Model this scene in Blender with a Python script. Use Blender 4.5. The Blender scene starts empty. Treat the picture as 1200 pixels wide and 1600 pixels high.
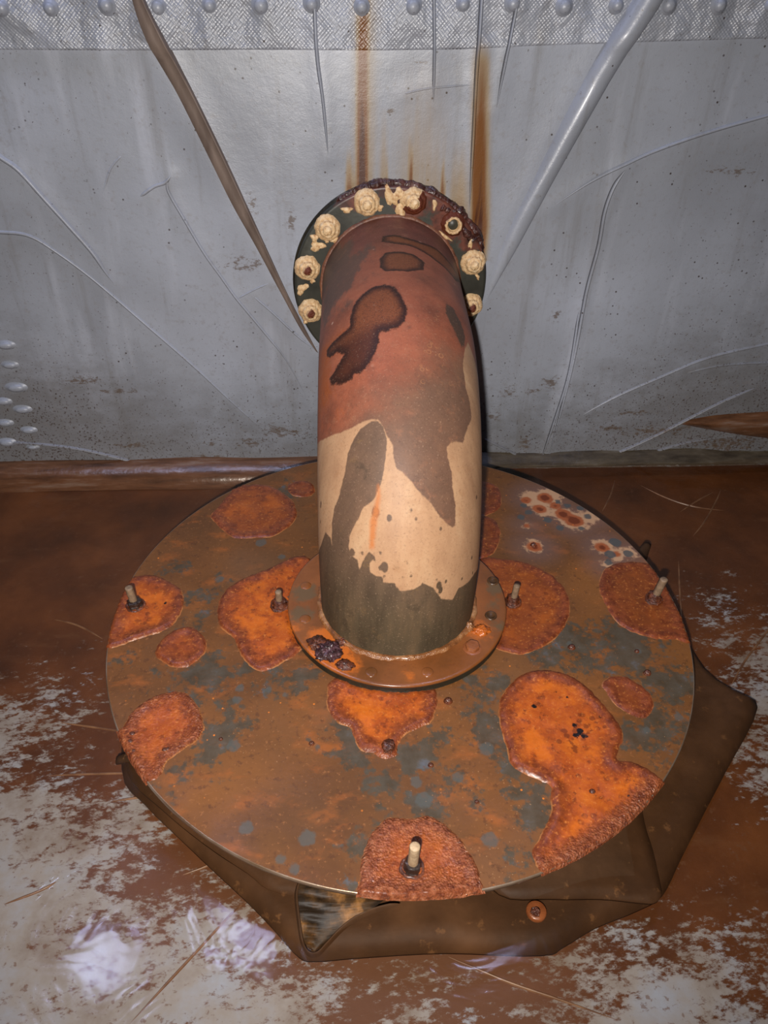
import bpy, math
import numpy as np
from mathutils import Vector, Matrix, noise as mnoise
from mathutils.geometry import delaunay_2d_cdt

S = bpy.context.scene
COL = S.collection
PI = math.pi

# ------------------------------------------------------------------ camera
CAM_H = 0.8938
F_PX, PITCH, ROLL, YAW = 1169.34, 0.6606, 0.0229, 0.071
cp, sp, cy_, sy_ = math.cos(PITCH), math.sin(PITCH), math.cos(YAW), math.sin(YAW)
FW = np.array([sy_ * cp, cy_ * cp, -sp])
RT = np.array([cy_, -sy_, 0.0])
UP = np.cross(RT, FW)
R2 = math.cos(ROLL) * RT + math.sin(ROLL) * UP
U2 = -math.sin(ROLL) * RT + math.cos(ROLL) * UP
CAM = np.array([0, 0, CAM_H])
cd = bpy.data.cameras.new('camera')
cam = bpy.data.objects.new('camera', cd)
COL.objects.link(cam)
cd.sensor_fit = 'VERTICAL'
cd.sensor_height = 36.0
cd.lens = F_PX / 1600 * 36.0
cd.clip_start = 0.02
M = Matrix(((R2[0], U2[0], -FW[0], 0), (R2[1], U2[1], -FW[1], 0), (R2[2], U2[2], -FW[2], CAM_H), (0, 0, 0, 1)))
cam.matrix_world = M
S.camera = cam

# ------------------------------------------------------------------ world, lamps, exposure
S.view_settings.view_transform = 'Standard'
S.view_settings.look = 'None'
S.view_settings.gamma = 1
S.view_settings.use_curve_mapping = False
S.view_settings.exposure = 0.0
w = bpy.data.worlds.new('world')
S.world = w
w.use_nodes = True
w.node_tree.nodes['Background'].inputs[0].default_value = (0.5, 0.55, 0.7, 1)
w.node_tree.nodes['Background'].inputs[1].default_value = 0.05

# the hand torch held just left of the camera
ld = bpy.data.lights.new('torch_light', 'SPOT')
ld.energy = 80
ld.color = (1.0, 0.95, 0.90)
ld.shadow_soft_size = 0.012
ld.spot_size = math.radians(118)
ld.spot_blend = 1.0
lo = bpy.data.objects.new('torch_light', ld)
COL.objects.link(lo)
lo.location = (-0.045, -0.10, 0.88)
tgt = Vector((0.03, 1.0, 0.28))
lo.rotation_euler = (tgt - lo.location).to_track_quat('-Z', 'Y').to_euler()

# ------------------------------------------------------------------ pixel -> place helpers
def ray(px, py):
    return FW + R2 * ((px - 600) / F_PX) - U2 * ((py - 800) / F_PX)
def on_z(px, py, z):
    d = ray(px, py)
    return CAM + d * ((z - CAM_H) / d[2])
YW = 1.2975                       # the wall's plane
def on_wall(px, py, off=0.0):
    d = ray(px, py)
    return CAM + d * ((YW - off) / d[1])
def proj(X):
    d = X - CAM
    k = d @ FW
    return np.stack([600 + F_PX * (d @ R2) / k, 800 - F_PX * (d @ U2) / k], -1)

def smooth_line(P, n=8, closed=False):
    P = np.array(P, float)
    m = len(P)
    out = []
    rng = range(m) if closed else range(m - 1)
    for i in rng:
        if closed:
            a, b, c, d = P[(i - 1) % m], P[i], P[(i + 1) % m], P[(i + 2) % m]
        else:
            a, b, c, d = P[max(i - 1, 0)], P[i], P[i + 1], P[min(i + 2, m - 1)]
        for k in range(n):
            t = k / n
            out.append(0.5 * (2 * b + (c - a) * t + (2 * a - 5 * b + 4 * c - d) * t * t + (3 * b - a - 3 * c + d) * t ** 3))
    if not closed:
        out.append(P[-1])
    return np.array(out)

def sdf_poly(Q, P):
    """signed distance of points Q (n,2) to closed polygon P, positive inside"""
    A = P
    B = np.roll(P, -1, 0)
    best = np.full(len(Q), 1e9)
    ins = np.zeros(len(Q), bool)
    for a, b in zip(A, B):
        e = b - a
        wv = Q - a
        t = np.clip((wv @ e) / max(e @ e, 1e-12), 0, 1)
        best = np.minimum(best, ((wv - t[:, None] * e) ** 2).sum(1))
        c = (a[1] <= Q[:, 1]) != (b[1] <= Q[:, 1])
        with np.errstate(divide='ignore', invalid='ignore'):
            xi = a[0] + (Q[:, 1] - a[1]) * e[0] / e[1]
        ins ^= c & (Q[:, 0] < xi)
    d = np.sqrt(best)
    return np.where(ins, d, -d)
def dist_line(Q, P):
    best = np.full(len(Q), 1e9)
    for a, b in zip(P[:-1], P[1:]):
        e = b - a
        wv = Q - a
        t = np.clip((wv @ e) / max(e @ e, 1e-12), 0, 1)
        best = np.minimum(best, ((wv - t[:, None] * e) ** 2).sum(1))
    return np.sqrt(best)
def sdf_blobs(Q, blobs):
    d = np.full(len(Q), -1e9)
    for x, y, r in blobs:
        d = np.maximum(d, r - np.hypot(Q[:, 0] - x, Q[:, 1] - y))
    return d
def nz(x, y, z=0.0, s=1.0):
    return mnoise.noise(Vector((x * s, y * s, z * s)))

# ------------------------------------------------------------------ objects
def world_loc(o):
    v = Vector((0, 0, 0))
    while o:
        v += o.location
        o = o.parent
    return v
def obj(name, V, F, mat, parent=None, smooth=True, attrs=None, local=False):
    V = np.asarray(V, float)
    if parent is not None and not local:
        V = V - np.array(world_loc(parent))
    me = bpy.data.meshes.new(name)
    me.from_pydata(V.tolist(), [], F if isinstance(F, list) else F.tolist())
    # turn the faces outwards: solids by their volume, sheets and caps towards the room
    n = len(me.polygons)
    nrm, ctr, ar = np.empty(n * 3), np.empty(n * 3), np.empty(n)
    me.polygons.foreach_get('normal', nrm)
    me.polygons.foreach_get('center', ctr)
    me.polygons.foreach_get('area', ar)
    nrm, ctr = nrm.reshape(-1, 3), ctr.reshape(-1, 3)
    le = np.empty(len(me.loops), int)
    me.loops.foreach_get('edge_index', le)
    closed = np.bincount(le).min() >= 2
    closed = closed or name == 'elbow_tube' or name.endswith('weld') or name == 'rust_crust'
    if n:
        eye = np.array([-0.08, -0.8, 0.8]) if local else CAM - (np.array(world_loc(parent)) if parent is not None else 0)
        sgn = ((nrm * (ctr - ctr.mean(0))).sum(1) * ar).sum() if closed else ((nrm * (eye - ctr)).sum(1) * ar).sum()
        if sgn < 0:
            me.flip_normals()
    if smooth:
        me.polygons.foreach_set('use_smooth', [True] * len(me.polygons))
    for k, a in (attrs or {}).items():
        at = me.attributes.new(k, 'FLOAT', 'POINT')
        at.data.foreach_set('value', np.asarray(a, np.float32))
    me.materials.append(mat)
    me.update()
    o = bpy.data.objects.new(name, me)
    COL.objects.link(o)
    o.parent = parent
    return o
def empty(name, loc, label, cat, group=None):
    o = bpy.data.objects.new(name, None)
    COL.objects.link(o)
    o.location = loc
    o.empty_display_size = 0.05
    o['label'] = label
    o['category'] = cat
    if group:
        o['group'] = group
    return o
def grid_faces(nu, nv, flip=False, wrap=False):
    i = np.arange(nu if wrap else nu - 1)[:, None]
    j = np.arange(nv - 1)[None]
    a = i * nv + j
    b = ((i + 1) % nu) * nv + j
    q = np.stack([a, b, b + 1, a + 1], -1).reshape(-1, 4)
    return q[:, ::-1] if flip else q
def lathe(profile, n=32, mod=None):
    """profile of (r, z) -> closed-around surface, z up"""
    V = []
    for k in range(n):
        a = 2 * PI * k / n
        for r, z in profile:
            if mod:
                r, z = mod(a, r, z)
            V.append((r * math.cos(a), r * math.sin(a), z))
    F = grid_faces(n, len(profile), wrap=True).tolist()
    return V, F
def ridge(P, N, w0, h0, taper=(0.15, 0.15), ns=7, lean=0.0, lump=0.0):
    """a raised crease along 3D polyline P on a surface with normal N"""
    P = np.array(P, float)
    N = np.array(N, float)
    T = np.gradient(P, axis=0)
    T /= np.linalg.norm(T, axis=1)[:, None] + 1e-9
    V = []
    m = len(P)
    for i in range(m):
        s = i / (m - 1)
        k = min(1, s / taper[0] if taper[0] else 1, (1 - s) / taper[1] if taper[1] else 1)
        k = max(k, 0.02) ** 0.7
        if lump:
            k *= 1 + lump * nz(P[i][0], P[i][1], P[i][2], 60)
        B = np.cross(N, T[i])
        for j in range(ns):
            t = -1 + 2 * j / (ns - 1)
            h = math.cos(t * PI / 2) * h0 * k - 0.001
            V.append(P[i] + B * (t * w0 * k + lean * h) + N * h)
    return np.array(V), grid_faces(m, ns)

# ------------------------------------------------------------------ material helpers
def lin(c):
    return tuple(((v / 255) / 12.92 if v / 255 <= 0.04045 else ((v / 255 + 0.055) / 1.055) ** 2.4) for v in c) + (1,)
class Mat:
    def __init__(s, name):
        s.m = bpy.data.materials.new(name)
        s.m.use_nodes = True
        s.t = s.m.node_tree
        s.b = s.t.nodes['Principled BSDF']
        s.co = s.t.nodes.new('ShaderNodeTexCoord').outputs['Object']
    def set(s, sock, v):
        if isinstance(v, bpy.types.NodeSocket):
            s.t.links.new(v, sock)
        else:
            sock.default_value = v
    def attr(s, n):
        a = s.t.nodes.new('ShaderNodeAttribute')
        a.attribute_name = n
        return a.outputs['Fac']
    def map(s, scale=(1, 1, 1), loc=(0, 0, 0), rot=(0, 0, 0)):
        n = s.t.nodes.new('ShaderNodeMapping')
        s.t.links.new(s.co, n.inputs[0])
        n.inputs['Scale'].default_value = scale
        n.inputs['Location'].default_value = loc
        n.inputs['Rotation'].default_value = rot
        return n.outputs[0]
    def noise(s, scale, detail=4, rough=0.55, co=None, dist=0.0):
        n = s.t.nodes.new('ShaderNodeTexNoise')
        s.t.links.new(co if co is not None else s.co, n.inputs['Vector'])
        n.inputs['Scale'].default_value = scale
        n.inputs['Detail'].default_value = detail
        n.inputs['Roughness'].default_value = rough
        n.inputs['Distortion'].default_value = dist
        return n.outputs['Fac']
    def vor(s, scale, feature='F1', co=None):
        n = s.t.nodes.new('ShaderNodeTexVoronoi')
        n.feature = feature
        s.t.links.new(co if co is not None else s.co, n.inputs['Vector'])
        n.inputs['Scale'].default_value = scale
        return n.outputs['Distance']
    def math(s, op, a, b=0.0, c=0.0):
        n = s.t.nodes.new('ShaderNodeMath')
        n.operation = op
        for i, v in enumerate((a, b, c)):
            s.set(n.inputs[i], v)
        return n.outputs[0]
    def step(s, x, e0, e1, o0=0.0, o1=1.0):
        n = s.t.nodes.new('ShaderNodeMapRange')
        n.interpolation_type = 'SMOOTHSTEP'
        s.set(n.inputs[0], x)
        for i, v in enumerate((e0, e1, o0, o1)):
            n.inputs[i + 1].default_value = v
        return n.outputs[0]
    def mix(s, f, a, b, mode='MIX'):
        n = s.t.nodes.new('ShaderNodeMix')
        n.data_type = 'RGBA'
        n.blend_type = mode
        s.set(n.inputs[0], f)
        for i, v in ((6, a), (7, b)):
            s.set(n.inputs[i], lin(v) if isinstance(v, tuple) and max(v) > 1.0 and len(v) == 3 else v)
        return n.outputs[2]
    def ramp(s, f, *stops):
        n = s.t.nodes.new('ShaderNodeValToRGB')
        s.t.links.new(f, n.inputs[0])
        e = n.color_ramp.elements
        while len(e) < len(stops):
            e.new(0.5)
        for k, (p, c) in enumerate(stops):
            e[k].position = p
            e[k].color = lin(c)
        return n.outputs[0]
    def bump(s, h, strength=0.3, dist=0.002, prev=None):
        n = s.t.nodes.new('ShaderNodeBump')
        s.t.links.new(h, n.inputs['Height'])
        n.inputs['Strength'].default_value = strength
        n.inputs['Distance'].default_value = dist
        if prev is not None:
            s.t.links.new(prev, n.inputs['Normal'])
        return n.outputs[0]
    def out(s, color, rough=0.5, normal=None, metal=0.0, spec=0.5, coat=0.0):
        b = s.b
        s.set(b.inputs['Base Color'], lin(color) if isinstance(color, tuple) and len(color) == 3 else color)
        s.set(b.inputs['Roughness'], rough)
        s.set(b.inputs['Metallic'], metal)
        s.set(b.inputs['Specular IOR Level'], spec)
        b.inputs['Coat Weight'].default_value = coat
        b.inputs['Coat Roughness'].default_value = 0.18
        if normal is not None:
            s.t.links.new(normal, b.inputs['Normal'])
        return s.m
def NOT(s, x):
    return s.math('SUBTRACT', 1.0, x)

# --- liner on the wall
def mat_liner(name, woven=False, rough=0.33, gloss=0.0):
    s = Mat(name)
    big = s.noise(3.0, 3, 0.5)
    base = s.ramp(big, (0.3, (126, 129, 137)), (0.55, (146, 150, 160)), (0.75, (160, 165, 178)))
    # long vertical wash marks
    wash = s.noise(1.0, 5, 0.65, s.map((34, 1, 3.0)))
    base = s.mix(s.step(wash, 0.52, 0.72, 0, 0.45), base, (118, 117, 118))
    base = s.mix(s.step(s.noise(1.0, 4, 0.55, s.map((15, 1, 2.2), (4, 0, 2))), 0.54, 0.72, 0, 0.5), base, (172, 176, 188))
    grime_falloff = s.attr('grime_falloff')
    gn = s.noise(22, 5, 0.62, s.map((1, 1, 1.7)))
    base = s.mix(s.step(s.math('ADD', s.math('MULTIPLY', gn, 0.55), s.math('MULTIPLY', grime_falloff, 0.9)), 0.45, 1.0, 0, 0.75), base, (98, 95, 93))
    base = s.mix(s.step(s.noise(90, 5, 0.7), 0.52, 0.72, 0, 0.35), base, (120, 114, 110))
    # fine speckle of dirt
    sp_ = s.noise(260, 3, 0.6)
    spt = s.math('ADD', sp_, s.math('MULTIPLY', grime_falloff, 0.15))
    base = s.mix(s.step(spt, 0.69, 0.75, 0, 0.85), base, (66, 52, 44))
    v = s.vor(60)
    keep = s.step(s.noise(9, 2), 0.42, 0.6)
    base = s.mix(s.math('MULTIPLY', s.step(v, 0.13, 0.06), keep), base, (62, 54, 52))
    # brown scuffs and scum
    sc = s.attr('scum')
    scn = s.noise(1.0, 6, 0.75, s.map((75, 60, 150)))
    sm = s.step(s.math('ADD', s.math('MULTIPLY', sc, 34.0), s.math('ADD', -0.35, s.math('MULTIPLY', s.math('SUBTRACT', scn, 0.52), 5.5))), 0.0, 0.5, 0, 0.7)
    base = s.mix(sm, base, (84, 64, 44))
    # rust running down
    rs = s.attr('rust')
    rn = s.noise(1.0, 4, 0.6, s.map((120, 1, 5)))
    rr = s.math('MULTIPLY', rs, s.math('ADD', 0.62, s.math('MULTIPLY', rn, 0.76)))
    base = s.mix(s.step(rr, 0.05, 0.45, 0, 0.75), base, (146, 118, 72))
    base = s.mix(s.step(rr, 0.36, 0.70, 0, 0.95), base, (112, 66, 20))
    base = s.mix(s.step(rr, 0.74, 1.0, 0, 0.9), base, (66, 28, 10))
    base = s.mix(s.math('MULTIPLY', s.attr('crease_shade'), 0.85), base, (46, 42, 42))
    n = s.bump(s.noise(170, 3), 0.14, 0.001)
    n = s.bump(s.noise(28, 3), 0.25, 0.003, n)
    n = s.bump(s.noise(420, 3, 0.7), 0.26, 0.0008, n)
    if woven:
        w1 = s.math('SINE', s.math('MULTIPLY', sepx(s), 1150.0))
        w2 = s.math('SINE', s.math('MULTIPLY', sepz(s), 1150.0))
        n = s.bump(s.math('MULTIPLY', w1, w2), 0.32, 0.0010, n)
        n = s.bump(s.noise(20, 3), 1.0, 0.014, n)
    b = s.out(base, rough, n, spec=1.0 if woven else 0.6, coat=gloss)
    return b
def sepx(s):
    if not hasattr(s, '_sep'):
        s._sep = s.t.nodes.new('ShaderNodeSeparateXYZ')
        s.t.links.new(s.co, s._sep.inputs[0])
    return s._sep.outputs[0]
def sepz(s):
    sepx(s)
    return s._sep.outputs[2]
M_LINER = mat_liner('grey_liner', rough=0.40)
M_SEAM = mat_liner('woven_liner', woven=True, rough=0.40, gloss=0.0)
M_SILVER = mat_liner('smooth_liner', rough=0.36, gloss=0.12)
s = Mat('shaded_brown_fold')  # brown back of the fold, its shadowed facet put into the colour
M_FOLD = s.out(s.ramp(s.noise(1, 4, 0.6, s.map((30, 30, 6))), (0.35, (92, 78, 70)), (0.65, (124, 108, 98))), 0.6, s.bump(s.noise(60), 0.3, 0.002))
s = Mat('grey_brown_foot')
M_FOOT = s.out(s.ramp(s.noise(1, 5, 0.65, s.map((14, 50, 50))), (0.3, (54, 46, 36)), (0.55, (82, 72, 58)), (0.75, (104, 98, 90))), 0.4, s.bump(s.noise(30), 0.4, 0.004))
s = Mat('brown_base_fold')
M_BASE = s.out(s.ramp(s.noise(1, 5, 0.6, s.map((9, 60, 60))), (0.3, (62, 40, 26)), (0.55, (104, 70, 48)), (0.75, (130, 112, 100))), 0.25, s.bump(s.noise(30), 0.4, 0.004))
s = Mat('plain_tank_wall')
M_WALL = s.out(s.ramp(s.noise(2.5, 4), (0.3, (84, 82, 82)), (0.7, (104, 104, 108))), 0.55, s.bump(s.noise(20), 0.2, 0.004))

# --- floor liner under its film of rust silt
def mat_floor():
    s = Mat('silted_floor_liner')
    a = s.noise(7, 5, 0.6)
    brown = s.ramp(a, (0.3, (66, 36, 14)), (0.5, (86, 48, 20)), (0.7, (106, 62, 29)))
    red = s.attr('front')
    brown = s.mix(s.step(red, 0, 1, 0, 0.75), brown, (102, 70, 50))
    st = s.noise(1.0, 5, 0.62, s.map((7, 24, 1), (0, 0, 0), (0, 0, 0.5)))
    brown = s.mix(s.step(st, 0.55, 0.75, 0, 0.35), brown, (112, 78, 50))
    wsd = s.attr('bare')
    n1 = s.noise(1.0, 7, 0.68, s.map((14, 30, 1), (3, 1, 0), (0, 0, -0.5)))
    n2 = s.noise(1.0, 6, 0.72, s.map((70, 130, 1), (0, 0, 0), (0, 0, -0.6)))
    tot = s.math('ADD', s.math('MULTIPLY', wsd, 9.0), s.math('ADD', s.math('MULTIPLY', s.math('SUBTRACT', n1, 0.52), 3.9), s.math('MULTIPLY', s.math('SUBTRACT', n2, 0.5), 4.2)))
    tot = s.math('ADD', tot, 0.06)
    m = s.step(tot, -0.1, 0.6)
    pale = s.ramp(s.noise(11, 5, 0.65), (0.32, (124, 112, 100)), (0.5, (148, 144, 140)), (0.7, (154, 162, 174)))
    c = s.mix(s.math('MULTIPLY', m, 0.92), brown, pale)
    sp_ = s.step(s.noise(120, 3, 0.6), 0.62, 0.7)
    c = s.mix(s.math('MULTIPLY', sp_, 0.6), c, (98, 66, 44))
    n = s.bump(s.noise(24, 5), 0.35, 0.004)
    n = s.bump(n2, 0.15, 0.001, n)
    return s.out(c, 0.5, n, spec=0.3)
M_FLOOR = mat_floor()
s = Mat('floor_crease_film')
M_FCREASE = s.out(s.ramp(s.noise(40, 4), (0.35, (92, 60, 38)), (0.65, (132, 98, 70))), 0.35)
s = Mat('brown_rubber_mat')
a = s.ramp(s.noise(9, 5, 0.6), (0.3, (52, 34, 20)), (0.52, (70, 47, 29)), (0.72, (90, 62, 40)))
a = s.mix(s.step(s.noise(46, 4, 0.7), 0.6, 0.7, 0, 0.5), a, (120, 84, 52))
M_MAT = s.out(a, 0.6, s.bump(s.noise(26, 4), 0.35, 0.004), spec=0.15)
s = Mat('copper_pleat')
M_PLEAT = s.out(s.ramp(s.noise(1, 4, 0.6, s.map((40, 40, 40))), (0.40, (34, 23, 12)), (0.56, (70, 48, 25)), (0.72, (140, 96, 50))), 0.5, s.bump(s.noise(1, 3, 0.5, s.map((16, 110, 30))), 0.35, 0.005), spec=0.2)

# --- water
s = Mat('shallow_water')
t = s.t
t.nodes.remove(s.b)
fr = t.nodes.new('ShaderNodeFresnel')
ge = t.nodes.new('ShaderNodeNewGeometry')
t.links.new(s.math('SUBTRACT', 1.33, s.math('MULTIPLY', ge.outputs['Backfacing'], 1.33 - 1 / 1.33)), fr.inputs[0])   # the same sheen from either side
tr = t.nodes.new('ShaderNodeBsdfTransparent')
tr.inputs[0].default_value = (0.97, 0.93, 0.88, 1)
gl = t.nodes.new('ShaderNodeBsdfGlossy')
gl.inputs['Roughness'].default_value = 0.11
mx = t.nodes.new('ShaderNodeMixShader')
bn = s.bump(s.noise(9, 3, 0.55, dist=1.6), 0.13, 0.012)
bn = s.bump(s.noise(40, 3, 0.6, dist=1.2), 0.035, 0.003, bn)
t.links.new(bn, gl.inputs['Normal'])
t.links.new(bn, fr.inputs['Normal'])
t.links.new(fr.outputs[0], mx.inputs[0])
t.links.new(tr.outputs[0], mx.inputs[1])
t.links.new(gl.outputs[0], mx.inputs[2])
t.links.new(mx.outputs[0], t.nodes['Material Output'].inputs[0])
M_WATER = s.m

# --- plate
def mat_plate():
    s = Mat('rusty_plate')
    a = s.noise(6, 5, 0.6)
    c = s.ramp(a, (0.3, (82, 52, 27)), (0.5, (104, 66, 34)), (0.7, (124, 78, 38)))
    b = s.noise(1, 5, 0.6, s.map((16, 30, 1), (0, 0, 0), (0, 0, 0.7)))
    c = s.mix(s.step(b, 0.52, 0.7, 0, 0.65), c, (150, 84, 36))
    c = s.mix(s.step(s.noise(5, 3, 0.5, s.map((1, 1, 1), (7, 3, 0))), 0.52, 0.68, 0, 0.6), c, (112, 76, 50))
    c = s.mix(s.step(s.noise(95, 4, 0.7), 0.54, 0.68, 0, 0.6), c, (76, 46, 27))
    c = s.mix(s.step(s.noise(180, 4, 0.7, s.map((1, 1, 1), (3, 8, 0))), 0.58, 0.70, 0, 0.6), c, (150, 98, 58))
    c = s.mix(s.step(s.noise(3.2, 3, 0.5, s.map((1, 1, 1), (1, 6, 0))), 0.5, 0.68, 0, 0.55), c, (98, 70, 46))
    # worn grey paint showing through
    g = s.attr('grey')
    gt = s.math('ADD', s.math('MULTIPLY', g, 60.0), s.math('ADD', s.math('MULTIPLY', s.math('SUBTRACT', s.noise(30, 6, 0.66), 0.53), 9.0), s.math('MULTIPLY', s.math('SUBTRACT', s.noise(120, 3, 0.6), 0.5), 2.0)))
    gc = s.ramp(s.noise(45, 4, 0.6), (0.35, (58, 54, 42)), (0.6, (72, 70, 61)), (0.78, (84, 94, 104)))
    c = s.mix(s.step(gt, -0.2, 1.0, 0, 0.82), c, gc)
    sp2 = s.attr('spot')
    c = s.mix(s.step(s.math('ADD', sp2, s.math('MULTIPLY', s.math('SUBTRACT', s.noise(140, 3), 0.5), 0.008)), -0.0015, 0.002, 0, 0.7), c, (78, 80, 76))
    # grey bloom and flaking pale halos at the back right
    h = s.attr('halo')
    hn = s.math('ADD', h, s.math('MULTIPLY', s.math('SUBTRACT', s.noise(75, 5, 0.65), 0.5), 0.04))
    c = s.mix(s.step(h, -0.05, 0.01, 0, 0.65), c, (112, 88, 82))
    c = s.mix(s.step(hn, -0.002, 0.006, 0, 0.9), c, (186, 146, 112))
    o = s.attr('pit')
    on = s.math('ADD', o, s.math('MULTIPLY', s.math('SUBTRACT', s.noise(110, 4), 0.5), 0.008))
    c = s.mix(s.step(on, -0.004, 0.001, 0, 0.95), c, (150, 78, 42))
    c = s.mix(s.step(on, 0.003, 0.007, 0, 0.9), c, (98, 42, 18))
    c = s.mix(s.step(s.math('ADD', s.attr('bluespot'), s.math('MULTIPLY', s.math('SUBTRACT', s.noise(120, 4), 0.5), 0.008)), -0.001, 0.002, 0, 0.9), c, (74, 76, 76))
    # small orange and pale flecks
    v = s.vor(60)
    c = s.mix(s.math('MULTIPLY', s.step(v, 0.10, 0.05), s.step(s.noise(13, 2), 0.5, 0.6)), c, (200, 112, 40))
    v2 = s.vor(150)
    c = s.mix(s.math('MULTIPLY', s.step(v2, 0.12, 0.05, 0, 0.6), s.step(s.noise(8, 2), 0.5, 0.6)), c, (170, 130, 92))
    n = s.bump(s.noise(50, 5, 0.6), 0.18, 0.002)
    n = s.bump(s.noise(220, 3), 0.10, 0.001, n)
    return s.out(c, s.step(s.noise(14, 4), 0.3, 0.7, 0.34, 0.6), n, spec=0.28)
M_PLATE = mat_plate()
s = Mat('plate_rim')
M_RIM = s.out(s.ramp(s.noise(18, 4), (0.4, (140, 112, 84)), (0.7, (190, 170, 150))), 0.3, s.bump(s.noise(120), 0.2, 0.001), metal=0.7, coat=0.5)
def mat_patch():
    s = Mat('wet_rust_crust')
    d = s.attr('edge')
    dn = s.math('ADD', d, s.math('MULTIPLY', s.math('SUBTRACT', s.noise(60, 6, 0.7), 0.5), 0.05))
    warm = s.attr('warm')
    gran = s.attr('grain')
    core = s.ramp(s.noise(28, 6, 0.7), (0.3, (136, 58, 18)), (0.5, (172, 80, 22)), (0.68, (200, 104, 26)))
    core2 = s.ramp(s.noise(22, 6, 0.7), (0.3, (86, 44, 20)), (0.5, (110, 56, 24)), (0.72, (136, 71, 31)))
    core = s.mix(warm, core2, core)
    rim = s.ramp(s.noise(90, 5, 0.65), (0.35, (88, 38, 20)), (0.65, (136, 68, 36)))
    c = s.mix(s.step(dn, 0.004, 0.030), rim, core)
    # darker wet blotches and pocks
    c = s.mix(s.step(s.noise(75, 5, 0.72), 0.54, 0.64, 0, 0.75), c, (102, 44, 16))
    v = s.vor(95)
    pk = s.math('MULTIPLY', s.step(s.math('ADD', v, s.math('MULTIPLY', s.math('SUBTRACT', s.noise(200, 3), 0.5), 0.3)), 0.42, 0.28), s.step(s.noise(20, 4, 0.6, s.map((1, 1, 1), (9, 2, 0))), 0.48, 0.60))
    c = s.mix(s.math('MULTIPLY', pk, 0.65), c, (94, 40, 16))
    hot = s.math('MULTIPLY', s.step(s.noise(18, 5, 0.65, s.map((1, 1, 1), (2, 5, 0))), 0.50, 0.62), s.step(dn, 0.012, 0.032))
    c = s.mix(s.math('MULTIPLY', hot, s.math('MULTIPLY', warm, 0.9)), c, (196, 100, 24))
    c = s.mix(s.step(s.noise(240, 3, 0.7), 0.56, 0.7, 0, 0.45), c, (206, 132, 66))
    pit = s.attr('pit')
    c = s.mix(s.step(s.math('ADD', pit, s.math('MULTIPLY', s.math('SUBTRACT', s.noise(160, 4, 0.7), 0.5), 0.01)), -0.0005, 0.0008), c, (24, 16, 12))
    gcol = s.ramp(s.noise(120, 4, 0.7), (0.36, (92, 46, 28)), (0.5, (134, 74, 46)), (0.66, (164, 104, 74)))
    c = s.mix(s.math('MULTIPLY', gran, 0.85), c, gcol)
    # broken pale line where the crust meets the plate
    c = s.mix(s.math('MULTIPLY', s.step(d, 0.0024, 0.0006), s.step(s.noise(40, 4), 0.42, 0.62, 0.05, 0.55)), c, (186, 128, 76))
    n = s.bump(s.noise(80, 5, 0.65), 0.30, 0.002)
    g2 = s.math('MULTIPLY', s.math('ADD', s.vor(360), s.noise(500, 3, 0.7)), gran)
    n = s.bump(g2, 0.8, 0.003, n)
    return s.out(c, s.step(gran, 0, .8, 0.36, 0.10), n, spec=0.35, coat=0.06)
M_PATCH = mat_patch()

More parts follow.
